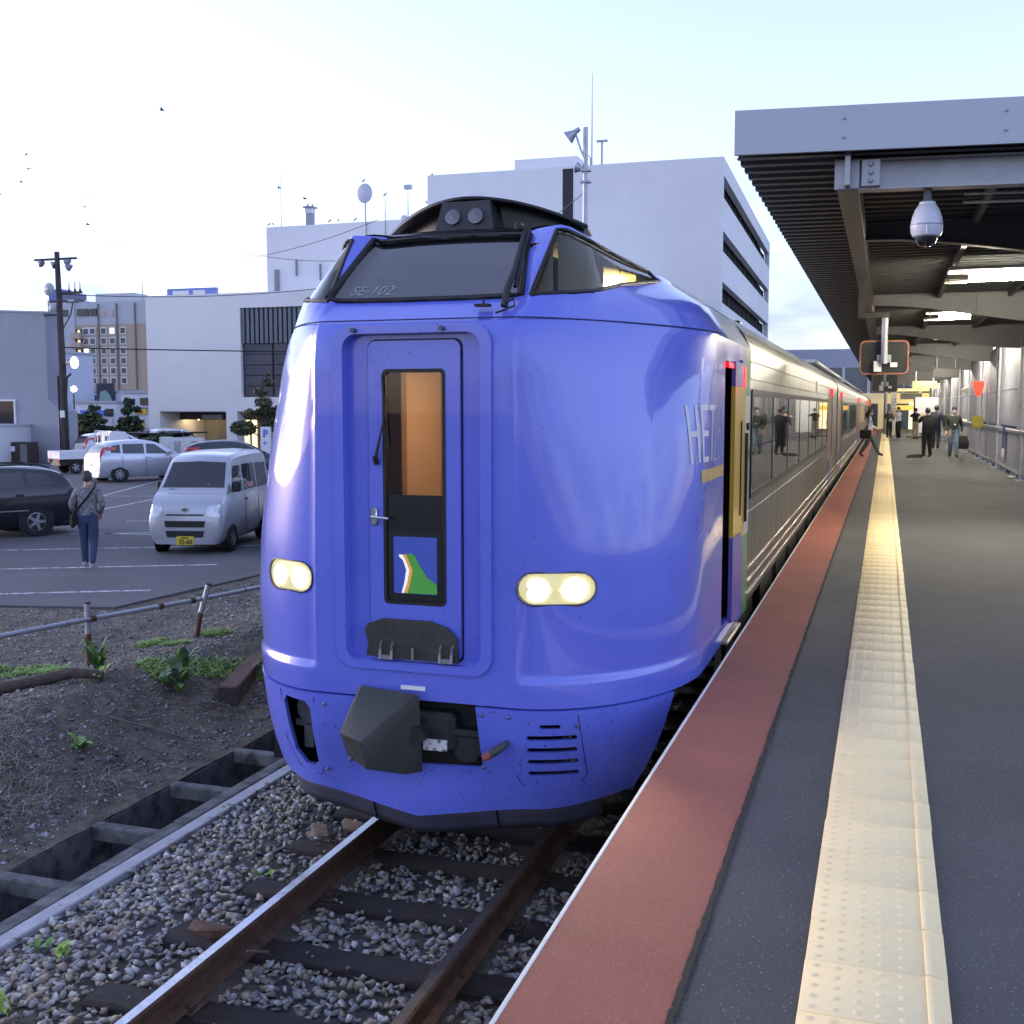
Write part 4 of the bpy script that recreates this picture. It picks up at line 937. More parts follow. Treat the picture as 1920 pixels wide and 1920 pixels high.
for x0,x1 in ((17.0,18.3),(20.0,20.7)): hx('sign_panel',x0,x1,.12,.28,26.7,28.2,mat('sign_pinkish',(.55,.35,.33),.5))
antenna(-183.2,252,30.0,9.0,.18,'lattice phone mast rising beside the hotel roof')
# low city blocks between
def block(name,label,x,y,w,d,h,col,parts=()):
    t=bld(name,label,(x,y,-.1)); MB().box(0,w,0,d,0,h).build('wall',mat('wall_'+name+'%.2f'%col[0],col,.8),t); MB().box(-.2,w+.2,-.2,d+.2,h,h+.3).build('roof',mat('flat_roof',(.35,.36,.40),.7),t)
    for p in parts: MB().box(p[1],p[2],-.25,-.02,p[3],p[4]).build(p[0],p[5],t)
    return t
m_sb=mat('sign_blue',(.06,.13,.55),.4); m_sy=mat('sign_yellow',(.75,.42,.03),.4); m_bill=mat('billboard_dark',(.03,.04,.07),.5); m_teal=mat('billboard_teal',(.25,.42,.40),.5)
block('shop_building','white shop with a long blue sign behind the layered pine',-98.6,122,6.6,8,3.3,(.60,.62,.70),(('blue_sign',1.2,4.9,1.65,2.4,m_sb),('window',5.1,6.2,1.6,2.6,m_dwin),('sign_lettering',2.1,4.3,1.9,2.15,m_wht) if 0 else ('shopfront',.4,6.2,.2,1.4,mat('shopfront_grey',(.40,.42,.48),.5))))
t=block('shop_building','pale building carrying two yellow signs beside the white annex',-92.6,124,7,8,4.6,(.56,.58,.66),(('yellow_sign',2.1,3.9,1.9,2.55,m_sy),('yellow_sign',2.4,3.5,.15,1.0,m_sy),('window',.5,1.5,2.9,3.9,m_dwin),('window',3.0,4.2,3.1,4.0,m_dwin),('awning',.2,6.8,2.65,2.8,mat('awning_grey',(.3,.32,.4),.6))))
q=text_mb('Cafe',.5,.05); q.v=[(v[0]+3.0,v[1]-.30,v[2]+2.22) for v in q.v]; q.build('sign_lettering',mat('letter_brown',(.12,.06,.02),.5),t)
t=block('hall_building','white building with dark billboard showing a pale green hill',-113,140,15,10,5.0,(.60,.63,.72),(('window',1,2.4,3.4,4.4,m_dwin),('window',9.5,11.5,3.2,4.4,m_dwin),('side_sign',2.6,3.6,2.6,4.6,m_sb)))
b=MB(); b.box(4.1,7.1,-.5,-.1,3.3,6.3); b.build('billboard',m_bill,t); b=MB(); b.prism([(4.5,3.45),(6.9,3.45),(6.6,4.4),(5.8,5.3),(4.8,5.1)],-.56,-.51,'Y'); b.build('billboard_picture',m_teal,t)
block('pale_building','pale grey low building under the hotel tower',-143,165,16,12,4.7,(.50,.54,.63),(('window',3,5,2.2,3.6,m_dwin),('window',7,9,2.2,3.6,m_dwin)))
block('narrow_building','bluish narrow building between grey shed and pole',-110.5,130,2.4,8,10.4,(.42,.46,.56),(('sign_post',1.7,2.1,1,9.5,m_wht),('window',.3,1.2,6,8,m_dwin)))
block('distant_building','long pale building closing the street behind the parked cars',-150,200,75,12,4.5,(.55,.57,.63),tuple(('window',3+5*k,6+5*k,2.0,3.4,m_dwin) for k in range(14)))
# street lamps glowing beside the pole
for x,y,z,l in ((-42.73,53,3.5,'glowing street lamp globe left of the utility pole'),(-41.39,53,3.65,'glowing street lamp globe right of the utility pole'),(-42.26,53,3.1,'lower glowing lamp globe behind the utility pole')):
    t=thing('street_lamp',l,'street lamp',(x,y,-.1),group='glowing lamps near the pole'); MB().tube([(0,0,0),(0,0,z)],[.05,.035],6).build('post',m_dk,t); MB().lathe([(.02,-.16),(.13,-.10),(.17,0),(.13,.10),(.02,.16)],12,at=(0,0,z+.15)).build('globe',mat('globe_glow',(1,.9,.75),.5,emit=(1,.86,.66),es=9),t,smooth=60)
# utility pole
UP=thing('utility_pole','dark wooden utility pole with floodlights, dishes and crossarms','utility pole',(-36.2,46,-.1)); m_pole=mat('pole_wood',(.060,.052,.055),.9,var=.3,vs=4)
MB().tube([(0,0,0),(-.02,0,5),(-.1,0,10.35)],[.20,.17,.12],10).build('pole',m_pole,UP,smooth=40)
MB().tube([(.24,-.1,0),(.22,-.1,3.2),(.30,-.1,4.2),(.55,-.1,4.4)],.06,6).build('cable_pipe',m_rub,UP); MB().tube([(-.2,-.1,0),(-.22,-.1,4.3)],.05,6).build('conduit',m_rub,UP)
for z,x0,x1 in ((10.0,-1.45,1.05),(8.35,.0,1.3),(7.95,-.6,.4),(7.3,-1.0,.0)): MB().box(x0,x1,-.05,.05,z-.05,z+.05).build('crossarm',m_pole,UP)
for x in (.55,.9,1.2): MB().lathe([(.07,0),(.05,.08),(.025,.15),(.012,.5)],8,at=(x,0,8.4)).build('insulator',m_pole,UP)
m_fl=mat('floodlight_grey',(.26,.27,.32),.5)
for x,z in ((-1.25,9.95),(-.45,9.85),(.7,9.9),(.78,9.65)):
    b=MB(); b.lathe([(.06,0),(.10,.08),(.17,.26),(.19,.28)],12,axis='X'); b.xf(Matrix.Rotation(R(35 if x<0 else 180-20),4,'Y')); b.v=[(v[0]+x,v[1],v[2]+z) for v in b.v]; b.build('floodlight',m_fl,UP,smooth=40)
for x,z,r in ((-.62,8.55,.32),(-.45,7.62,.24)):
    b=MB(); b.lathe([(.02,0),(r*.6,.04),(r,.12)],18,axis='Y',caps=False); b.v=[(v[0]+x,v[1]-.15,v[2]+z) for v in b.v]; b.build('dish',mat('dish_grey',(.42,.43,.48),.5),UP,smooth=60)
b=MB(); b.lathe([(.1,0),(.14,.1),(.30,.42),(.31,.44)],14,axis='X',at=(.35,-.1,4.95)); b.build('lit_floodlight',m_fl,UP,smooth=40); MB().lathe([(.29,0),(.02,.05)],14,axis='X',at=(.79,-.1,4.95)).build('lamp_glass',mat('flood_glow',(1,1,.95),.4,emit=(1,1,.95),es=3),UP)
MB().tube([(.1,0,6.6),(.6,0,7.3),(.75,0,7.9)],.03,6).build('bracket',m_pole,UP); MB().box(.4,1.1,-.03,.03,7.86,7.92).build('bracket_arm',m_pole,UP)
MB().box(-.06,.18,-.25,-.18,2.25,2.6).build('notice',m_wht,UP)
# overhead wires
def wire(label,p,q,sag,r=.02):
    p,q=Vector(p),Vector(q); b=MB(); b.tube([p.lerp(q,i/16)+Vector((0,0,-4*sag*(i/16)*(1-i/16))) for i in range(17)],r,5)
    tag(b.build('overhead_wire',mat('wire_black',(.02,.02,.025),.6)),label,'wire',group='overhead wires')
wire('thick overhead wire crossing in front of grey shed, hotel and annex',(-75,40,8.0),(-12,62.0,5.9),.9,.035)
wire('thin wire running from the pole to the annex roof',(-36.2,46,8.2),(-25,61,10.2),.5)
wire('thin wire from the floodlight mast down to the left',(-8,40,10.4),(-20,61,11.2),.4,.015)
wire('upper of two thin wires over the annex roof',(-41,70,13.6),(-26,61,11.4),.4); wire('lower of two thin wires over the annex roof',(-41,70,13.0),(-26,61,13.6),.3)
# steel lamp mast behind the train
LM=thing('lamp_mast','slim steel mast with two floodlights behind the train roof','lamp mast',(-8,40,-.1)); m_gal=mat('galvanised',(.40,.42,.46),.45,metal=.5,var=.12,vs=4)
MB().tube([(0,0,0),(0,0,12.75)],[.14,.09],10).build('mast',m_gal,LM,smooth=40)
for pts in ([(0,-.05,11.6),(-.18,-.05,12.0),(-.36,-.05,12.55)],): MB().tube(pts,.035,6).build('arm',m_gal,LM)
b=MB(); b.lathe([(.08,-.2),(.10,0),(.12,.05),(.26,.32)],14,axis='X'); b.xf(Matrix.Rotation(R(145),4,'Y')); b.v=[(v[0]-.38,v[1]-.05,v[2]+12.6) for v in b.v]; b.build('floodlight',m_gal,LM,smooth=40)
b=MB(); b.lathe([(.05,-.1),(.10,0),(.2,.18)],14,axis='X'); b.xf(Matrix.Rotation(R(200),4,'Y')); b.v=[(v[0]-.15,v[1]-.05,v[2]+11.3) for v in b.v]; b.build('floodlight',m_gal,LM,smooth=40)
for z in (11.2,10.8): MB().box(-.16,.2,-.14,.14,z,z+.07).build('clamp',m_gal,LM)
# roof gear on the middle block
t=thing('satellite_dish','round satellite dish on a pole above the middle white block','satellite dish',(-34.0,75.9,14.5)); MB().tube([(0,0,0),(0,0,4.0)],.07,8).build('mast',m_gal,t)
b=MB(); b.lathe([(.02,0),(.45,.05),(.62,.14)],24,axis='Y',caps=False); b.v=[(v[0],v[1]-.2,v[2]*1.15+3.7) for v in b.v]; b.build('dish',mat('dish_pale',(.50,.52,.60),.6),t,smooth=60)
antenna(-41.0,76,16.2,4.9,.035,'tall whip aerial at the left of the middle block roof')
t=antenna(-32.4,75.9,14.2,3.7,.06,'short pole with a perched crow right of the dish'); 
t=antenna(-30.6,75.9,15.0,3.4,.06,'pole with small camera right of the perched crow pole'); MB().box(-.25,.3,-.15,.15,3.3,3.6).build('camera_head',m_gal,t); MB().lathe([(.02,0),(.3,.1)],14,axis='Y',at=(-.3,-.1,1.2)).build('small_dish',mat('dish_pale'),t)
t=thing('chimney','stubby roof chimney with birds on the middle block','chimney',(-39.1,77,16.2)); MB().box(-.25,.25,-.25,.25,0,1.0).build('stack',mat('stack_grey',(.30,.31,.36),.7),t); MB().box(-.28,.28,-.28,.28,1.0,1.4).build('cowl_posts',m_bw2,t); MB().box(-.42,.42,-.42,.42,1.4,1.5).build('cap',mat('stack_grey'),t)
# crows
def crow(x,y,z,rz,label,fly=False):
    t=thing('crow',label,'bird',(x,y,z),rz,group='crows'); t.scale=(.62,)*3; m=mat('crow_black',(.02,.02,.025),.6); b=MB()
    if fly:
        b.tube([(-.28,0,0),(-.1,0,.0),(.1,0,.02),(.22,0,.03),(.32,0,.02)],[.01,.06,.07,.045,.01],7); b.build('body',m,t,smooth=50)
        for s in (-1,1):
            w=MB(); w.add([(.10,s*.05,.03),(-.08,s*.05,.03),(-.12,s*.28,.16),(.05,s*.30,.17),(-.10,s*.58,.08),(-.02,s*.6,.08),(.10,s*.05,.045),(-.08,s*.05,.045),(-.12,s*.28,.175),(.05,s*.30,.185),(-.10,s*.58,.09),(-.02,s*.6,.09)],[(0,1,2,3),(3,2,4,5),(6,7,8,9),(9,8,10,11),(0,3,9,6),(1,2,8,7),(3,5,11,9),(2,4,10,8),(4,5,11,10)]); w.build('wing',m,t)
    else:
        b.tube([(-.30,0,.02),(-.16,0,.10),(0,0,.20),(.09,0,.30),(.13,0,.37),(.18,0,.38),(.26,0,.36)],[.02,.055,.085,.07,.05,.04,.006],8); b.build('body',m,t,smooth=50)
        for s in (-1,1): MB().tube([(0,s*.03,.14),(.02,s*.035,0)],.010,4).build('leg',m,t)
for x,z,rz,l in ((-42.1,16.3,.3,'crow at the left roof corner of the middle block'),(-41.75,16.3,2.8,'second crow from the left roof corner of the middle block'),(-37.0,16.3,.6,'crow on the parapet left of the dish, first of three'),(-36.3,16.3,2.2,'crow on the parapet left of the dish, second of three'),(-34.9,16.3,.4,'crow on the parapet nearest the dish')):
    crow(x,76.1,z,rz,l)
crow(-34.0,75.7,18.95,.5,'crow perched on top of the satellite dish'); crow(-32.4,75.9,17.9,.8,'crow perched on the pole right of the dish'); crow(-28.0,74.1,18.65,.9,'crow on the left roof corner of the tall block'); crow(-29.2,76,17.2,2.3,'crow perched low beside the tall block'); crow(-11.0,76,20.9,1.0,'crow on the arm of the tall block antenna') if 0 else None
crow(-39.3,77,17.7,.2,'crow on the chimney cap, left one'); crow(-38.9,77,17.7,2.4,'crow on the chimney cap, right one')
crow(-40.0,74,18.6,.4,'crow flying above the roof chimney',True); crow(-37.9,74,17.7,.1,'crow gliding beside the roof chimney',True); crow(-36.4,55,19.2,.5,'lone crow flying high over the middle block',True)
for i,((px,py),l) in enumerate((((-60.6,20.9),'topmost'),((-62.2,20.2),'second highest'),((-65.3,19.6),'leftmost low'),((-57.6,19.3),'rightmost'),((-58.7,18.6),'second from right'),((-59.3,17.4),'lowest'),((-66,23.6),'single high left'))):
    crow(px,72+i,py,.7*i,l+' crow of the small flock above the utility pole',True)
# trees
m_leaf=[mat('pine_%d'%i,c,.8) for i,c in enumerate([(.022,.04,.022),(.035,.06,.03),(.05,.075,.035)])]
m_leaf2=[mat('leaf_%d'%i,c,.7) for i,c in enumerate([(.05,.06,.03),(.08,.085,.04),(.12,.11,.06)])]
m_bark=mat('bark',(.05,.04,.033),.9,var=.3,vs=8)
def leaves(blobs,n,size,seed,name,mats,parent):
    """crown of many small leaf clumps spread through the volumes of the blobs"""
    rg=np.random.default_rng(seed); V=[];F=[];MI=[]
    wts=np.array([r[1]*r[2]*r[3] for r in [(0,b[3],b[4],b[5]) for b in blobs]]); wts=wts/wts.sum()
    for k in range(n):
        b=blobs[rg.choice(len(blobs),p=wts)]; q=rg.normal(size=3); q/=np.linalg.norm(q); q*=rg.random()**.45
        c=np.array(b[:3])+q*np.array(b[3:6]); a=rg.normal(size=3); a/=np.linalg.norm(a); u=np.cross(a,rg.normal(size=3)); u/=np.linalg.norm(u); s=size*rg.uniform(.6,1.4)
        o=len(V); V+= [c-a*s,c+u*s*.45,c+a*s,c-u*s*.45]; F.append((o,o+1,o+2,o+3)); MI.append(int(rg.integers(len(mats))))
    me=bpy.data.meshes.new(name); me.from_pydata([tuple(v) for v in V],[],F)
    for m in mats: me.materials.append(m)
    me.polygons.foreach_set('material_index',MI); o=bpy.data.objects.new(name,me); COL.objects.link(o); o.parent=parent; return o
def pine(x,y,h,label,seed,tiers):
    t=thing('pine_tree',label,'tree',(x,y,-.1),group='clipped pines'); rg=random.Random(seed)
    b=MB(); pts=[(0,0,0)]; 
    for i in range(1,7): pts.append((.18*math.sin(i*1.4+seed),0.1*math.cos(i),h*i/6.3))
    b.tube(pts,[.16*(1-i/8) for i in range(7)],8); bl=[]
    for (z,r) in tiers:
        for k in range(4):
            a=k*1.57+rg.random()*1.2; rr=r*(.5+.3*rg.random()); bl.append((rr*math.cos(a),rr*math.sin(a),z+rg.uniform(-.12,.12),r*.55,r*.55,.17)); b.tube([(0,0,z-.15),(rr*math.cos(a),rr*math.sin(a),z)],.04,5)
    b.build('trunk',m_bark,t,smooth=40); leaves(bl,2600,.16,seed,'crown',m_leaf,t)
pine(-42.5,56,2.75,'broad layered pine behind the white pickup',3,((.95,1.15),(1.4,1.05),(1.85,.75),(2.3,.5),(2.65,.3)))
pine(-41.4,58,3.3,'taller slim layered pine beside the annex corner',5,((1.0,.8),(1.5,.7),(2.0,.65),(2.6,.5),(3.1,.3)))
pine(-45.2,58,2.1,'low dark pine tucked behind the utility pole',8,((.9,1.1),(1.5,.9),(2.1,.6)))
t=thing('broadleaf_tree','small leafy street tree in front of the dark louvred panel','tree',(-27.5,50.2,-.1)); b=MB(); b.tube([(0,0,0),(.06,0,1.2),(-.05,0,2.4),(.05,0,4.2)],[.13,.11,.08,.03],8)
bl=[]
for k,(x,z,r) in enumerate(((-.9,1.7,.7),(.6,1.9,.65),(0,2.4,.7),(.3,3.0,.5),(-.1,3.5,.42),(.1,4.0,.35),(-.5,2.4,.45),(.8,2.6,.4),(0.05,4.4,.25))):
    bl.append((x,(k%3-1)*.4,z,r,r*.8,r*.55)); b.tube([(0,0,z-.5),(x,(k%3-1)*.4,z)],.03,5)
b.build('trunk',m_bark,t,smooth=40); leaves(bl,2600,.12,4,'crown',m_leaf2,t)
# notice wall, parking sign, car shelter, hedge
t=thing('notice_wall','free-standing white notice wall with two posters in front of the annex','notice board',(-33.8,50.6,-.1)); MB().box(0,.45,-.3,.2,0,1.2).build('pillar',m_bw,t); MB().box(.45,2.45,0,.2,0,1.17).build('board',m_bw,t)
for x in (.7,1.75): MB().box(x,x+.38,-.03,-.004,.4,1.0).build('poster',mat('poster_pinkish',(.45,.40,.45),.6,var=.3,vs=6),t)
t=thing('parking_sign','white upright parking sign with blue letter P behind the van','sign',(-25.15,46.0,-.1)); MB().box(0,.5,0,.15,0,1.85,b=.02).build('sign_body',mat('sign_pale',(.62,.64,.72),.5),t)
q=text_mb('P',.5,.02,bold=.012); q.v=[(v[0]+.27,v[1]-.012,v[2]+1.52) for v in q.v]; q.build('sign_letter',m_sb,t); q=text_mb('←',.32,.02); q.v=[(v[0]+.27,v[1]-.012,v[2]+1.1) for v in q.v]; q.build('sign_arrow',m_sb,t)
t=thing('car_shelter','low black-roofed shelter over cars by the hedge','shelter',(-39.2,53.5,-.1)); MB().box(-.5,3.6,0,4,1.24,1.32).build('roof',m_slit,t)
for x in (0,1.6,3.2): MB().tube([(x,.2,0),(x,.2,1.24)],.05,6).build('post',m_dk,t)
t=thing('hedge','dark clipped hedge right of the car shelter','hedge',(-36.0,52.6,-.1)); leaves([(-.2,.3,.5,1.0,.5,.55),(.6,.3,.75,.7,.5,.75),(-.9,.3,.4,.5,.4,.4)],1500,.1,9,'foliage',m_leaf,t); MB().box(-1.2,1.2,-.1,.7,0,.2).build('planter',m_conc,t)
# ================================================================ PLATFORM CANOPY AND FURNITURE
m_pan=mat('fascia_grey',(.44,.46,.50),.45,metal=.35,var=.07,vs=1.2,rv=.06)
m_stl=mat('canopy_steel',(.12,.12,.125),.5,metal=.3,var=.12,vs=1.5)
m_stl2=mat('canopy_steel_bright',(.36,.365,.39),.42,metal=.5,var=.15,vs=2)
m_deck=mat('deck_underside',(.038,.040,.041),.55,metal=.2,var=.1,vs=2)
m_tube=mat('fluorescent',(1,1,.9),.4,emit=(1.0,.90,.72),es=80)
CA=thing('platform_canopy','long grey steel canopy with corrugated deck over the platform','canopy',(5.5,40,PZ))
def cx(b,n,m,s=None): return b.build(n,m,CA,s,world=True)
K=.125
def cy(x): return 9.0+K*(x-1.32)
# fascia on the end of the roof (slightly skewed end)
b=MB(); b.prism([(1.32,cy(1.32)),(9.6,cy(9.6)),(9.6,cy(9.6)+.04),(1.32,cy(1.32)+.04)],4.60,4.935,'Z'); cx(b,'fascia',m_pan)
b=MB(); b.prism([(1.32,cy(1.32)+.04),(9.6,cy(9.6)+.04),(9.6,cy(9.6)+.16),(1.32,cy(1.32)+.16)],4.925,4.935,'Z'); cx(b,'fascia_cap',m_pan)
rv=MB(); rv.lathe([(.014,0),(.014,.006),(.006,.010)],10,axis='Y'); rvm=rv.mesh('rivet',[m_stl2],smooth=40)
for x in (2.13,3.28,4.43,5.58):
    for z in (4.70,4.84): inst(rvm,'rivet',CA,(x-5.5,cy(x)-.001-40,z-PZ),(math.pi,0,0))
# corrugated deck: ribs run across the platform
b=MB(); V=[]; yv=0.0; prof=[]; yy=9.05
while yy<88:
    prof += [(yy,4.585),(yy+.10,4.585),(yy+.13,4.655),(yy+.24,4.655)]; yy+=.27
for (a,z) in prof: V += [(1.33,a,z),(9.6,a+ (K*8.28 if a<9.3 else K*8.28*max(0,1-(a-9.3)/8)),z)]
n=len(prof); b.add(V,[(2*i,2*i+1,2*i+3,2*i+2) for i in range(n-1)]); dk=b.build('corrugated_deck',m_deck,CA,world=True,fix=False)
V=[(x,a,z) for x,a,z in [(1.33,9.1,4.70),(9.6,10.1,4.70),(9.6,88,4.70),(1.33,88,4.70)]]
b=MB(); b.add(V+[(x,a,4.9) for x,a,z in V],[(0,1,2,3),(4,5,6,7),(0,3,7,4),(1,2,6,5),(2,3,7,6)]); cx(b,'roof_slab',m_pan)
def ibeam_y(x,z,h,w,y0,y1,t=.014,m=m_stl,n='longitudinal_beam'):
    b=MB(); P=[(-w/2,0),(w/2,0),(w/2,t),(t/2,t),(t/2,h-t),(w/2,h-t),(w/2,h),(-w/2,h),(-w/2,h-t),(-t/2,h-t),(-t/2,t),(-w/2,t)]
    b.prism([(x+p,z+q) for p,q in P],y0,y1,'Y'); return cx(b,n,m)
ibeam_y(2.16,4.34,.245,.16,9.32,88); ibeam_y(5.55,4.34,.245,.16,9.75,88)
# end cross beam with bolted splice plate
def ibeam_x(y,x0,x1,z0,z1,h0,h1,w=.15,t=.014,n='cross_beam',m=m_stl,k=0.0,seg=10):
    """beam across the platform whose depth varies along its length"""
    b=MB(); N=seg
    for zz in ('bot','top','web'):
        V=[]
        for i in range(N+1):
            u=i/N; x=x0+(x1-x0)*u; e=u*u*(3-2*u); zb=z0+(z1-z0)*e; zt=zb+h0+(h1-h0)*e; yc=y+k*(x-x0)
            if zz=='bot': q=((-w/2,zb),(w/2,zb),(w/2,zb+t),(-w/2,zb+t))
            elif zz=='top': q=((-w/2,zt-t),(w/2,zt-t),(w/2,zt),(-w/2,zt))
            else: q=((-t/2,zb+t),(t/2,zb+t),(t/2,zt-t),(-t/2,zt-t))
            V += [(x,yc+a,z) for a,z in q]
        b.add(V,[(4*i+j,4*i+(j+1)%4,4*i+4+(j+1)%4,4*i+4+j) for i in range(N) for j in range(4)]+[(0,1,2,3),(4*N,4*N+1,4*N+2,4*N+3)])
    return cx(b,n,m)
ibeam_x(9.42,2.235,9.5,4.345,4.345,.235,.235,n='end_beam',m=m_stl2,k=K*.9)
b=MB(); b.box(2.26,2.40,9.30,9.405,4.36,4.565,b=.004); cx(b,'splice_plate',m_stl2)
b=MB(); b.box(2.06,2.245,9.325,9.33,4.35,4.585); b.box(2.14,2.18,9.20,9.33,4.36,4.60); cx(b,'web_stiffener',m_stl2)
bt=MB(); bt.lathe([(.021,0),(.021,.014),(.013,.018),(.013,.028)],6,axis='Y'); btm=bt.mesh('bolt',[m_stl2])
for z in (4.40,4.462,4.525): inst(btm,'bolt',CA,(2.33-5.5,9.299-40,z-PZ),(math.pi,0,0))
YB=[12.6+8*k for k in range(10)]
for yb in YB:
    ibeam_x(yb,2.24,5.5,4.40,4.02,.18,.56); 
    MB().box(3.9,3.912,yb-.07,yb+.07,4.22,4.58).build('beam_stiffener',m_stl,CA,world=True)
    if yb<90: 
        b=MB(); b.box(5.42,5.68,yb-.13,yb+.13,PZ,4.05,b=.01); cx(b,'column',m_stl2)
        b=MB(); b.box(5.30,5.80,yb-.25,yb+.25,PZ,PZ+.03,b=.005); cx(b,'base_plate',m_stl2)
for x in (3.3,4.4): 
    b=MB(); b.box(x-.03,x+.03,9.9,88,4.50,4.58); cx(b,'purlin',m_stl)
for i,(x,z) in enumerate(((3.0,4.43),(3.0,4.38),(3.0,4.33))):
    MB().tube([(3.05,9.9+.1*i,z),(9.4,10.7+.1*i,z)],.012,6).build('conduit_pipe',m_wht,CA,world=True)
# lamps across the platform
def lamp(x,yv,z,L,label):
    t=thing('fluorescent_lamp',label,'lamp',(x,yv,z),group='fluorescent lamps under the canopy')
    MB().box(-.25,L+.2,-.24,.24,.085,.13,b=.01).build('lamp_body',mat('lamp_white',(.6,.6,.56),.5),t)
    for k,dx in enumerate((-.02,.02,.06)): MB().box(-.28,-.02,-.10+.09*k,-.085+.09*k,-.02-.012*k,-.008-.012*k).build('guard_wire',mat('guard_wire',(.75,.70,.60),.3,metal=.6),t)
    MB().tube([(0,0,.02),(L,0,.02)],.055,10).build('lamp_tube',m_tube,t,smooth=60)
lamp(3.42,15,4.22,1.25,'bright fluorescent lamp nearest the camera at the right edge')
lamp(3.42,23.2,4.36,.55,'fluorescent lamp second from the platform end')
for k,yv in enumerate((31.2,39.2,47.2,55.2,63.2,71.2,79.2)):
    lamp(3.9,yv,4.44,1.0,'fluorescent lamp %s from the platform end'%('third','fourth','fifth','sixth','seventh','eighth','ninth')[k])
# security camera
t=thing('security_camera','white dome security camera hanging below the canopy end beam','security camera',(2.755,9.5,3.9))
m_cw=mat('camera_white',(.62,.63,.70),.32,coat=.3)
b=MB(); b.lathe([(.085,.075),(.105,.085),(.118,.12),(.122,.165)],28); b.build('lower_shell',m_cw,t,smooth=40)
b=MB(); b.lathe([(.124,.166),(.124,.170)],28); b.build('shell_seam',m_stl,t)
b=MB(); b.lathe([(.121,.171),(.112,.23),(.09,.29),(.066,.325),(.062,.327),(.062,.345),(.03,.348)],28); b.build('upper_shell',m_cw,t,smooth=35)
b=MB(); b.lathe([(.005,0),(.04,.008),(.068,.03),(.082,.06),(.084,.08)],24); b.build('dome',mat('dome_black',(.012,.012,.014),.06,coat=1),t,smooth=60)
b=MB(); b.tube([(0,0,.345),(0,0,.45)],.03,10); b.tube([(-.03,-.02,.345),(-.015,-.02,.41)],.008,5); b.tube([(.03,-.02,.345),(.015,-.02,.41)],.008,5); b.build('mount',m_stl,t,smooth=40)
b=MB(); b.box(-.006,.006,-.126,-.118,.09,.155,b=.002); b.build('latch',m_cw,t)
# convex mirrors hung from the canopy, seen from behind
def mirror(x,yv,z0,w,h,label,ptop):
    t=thing('platform_mirror',label,'mirror',(x,yv,z0),group='platform mirrors')
    b=MB(); b.prism(rrect(-w/2,w/2,0,h,.06,4),-.02,.02,'Y'); b.build('mirror_back',mat('mirror_black',(.012,.013,.014),.5,var=.3,vs=8),t)
    b=MB(); b.ring(rrect(-w/2-.015,w/2+.015,-.015,h+.015,.07,4),rrect(-w/2+.003,w/2-.003,.003,h-.003,.058,4),-.03,.03,'Y'); b.build('mirror_rim',mat('rim_orange',(.24,.10,.06),.5),t)
    MB().tube([(0,-.06,h*.30),(0,-.06,ptop)],.042,10).build('hanger_pole',mat('pole_pale',(.25,.26,.27),.45,metal=.3),t,smooth=40)
    MB().box(-.35,.06,-.09,-.03,ptop,ptop+.07).build('hanger_arm',m_dk,t); MB().box(-.35,-.27,-.09,-.03,ptop+.07,ptop+.60).build('hanger_drop',m_dk,t); MB().box(-.09,.09,-.055,-.02,h*.33,h*.58,b=.006).build('bracket',m_stl2,t); MB().box(-.13,-.03,-.055,-.03,.02,.16).build('label_plate',mat('label_pale',(.62,.62,.58),.5),t); MB().box(.08,.17,-.035,-.025,.08,.14).build('label_plate',mat('label_pale'),t)
mirror(2.455,16,3.11,.60,.42,'nearer black-backed platform mirror with orange rim','' or .73); mirror(2.46,30,3.05,.60,.42,'farther black-backed platform mirror behind the nearer one',.75)
b=MB(); b.tube([(2.5,72,PZ),(2.5,72,4.4)],.10,10); tag(b.build('steel_post',mat('pole_pale'),None,40),'slim pale post standing on the tactile line far down the platform','post')
t=thing('station_sign','white vertical station name sign far down the platform','sign',(2.95,70,PZ)); MB().prism(rrect(-.16,.16,0,2.75,.15,5),-.06,.06,'Y').build('sign_body',mat('sign_cream',(.75,.74,.68),.5),t)
q=text_mb('は\nこ\nだ\nて',.34,.01); q.v=[(v[0],v[1]-.07,v[2]+1.5) for v in q.v]; q.build('sign_lettering',m_blk,t)
# hanging departure boards
for k,(x,yv,z,w,l) in enumerate(((4.55,44,3.95,.9,'nearest black hanging display board by the fence'),(4.2,56,3.75,1.1,'middle green-lit hanging display board'),(3.9,70,3.35,1.2,'farthest black hanging display board'))):
    t=thing('hanging_board',l,'display board',(x,yv,z),group='hanging boards'); MB().box(-w/2,w/2,-.1,.1,-.22,.12,b=.01).build('board',m_blk if k!=1 else mat('board_olive',(.10,.11,.05),.5,emit=(.5,.55,.2),es=.10),t)
    for s in (-1,1): MB().tube([(s*w*.35,0,.1),(s*w*.35,0,.65)],.02,6).build('hanger',m_stl2,t)
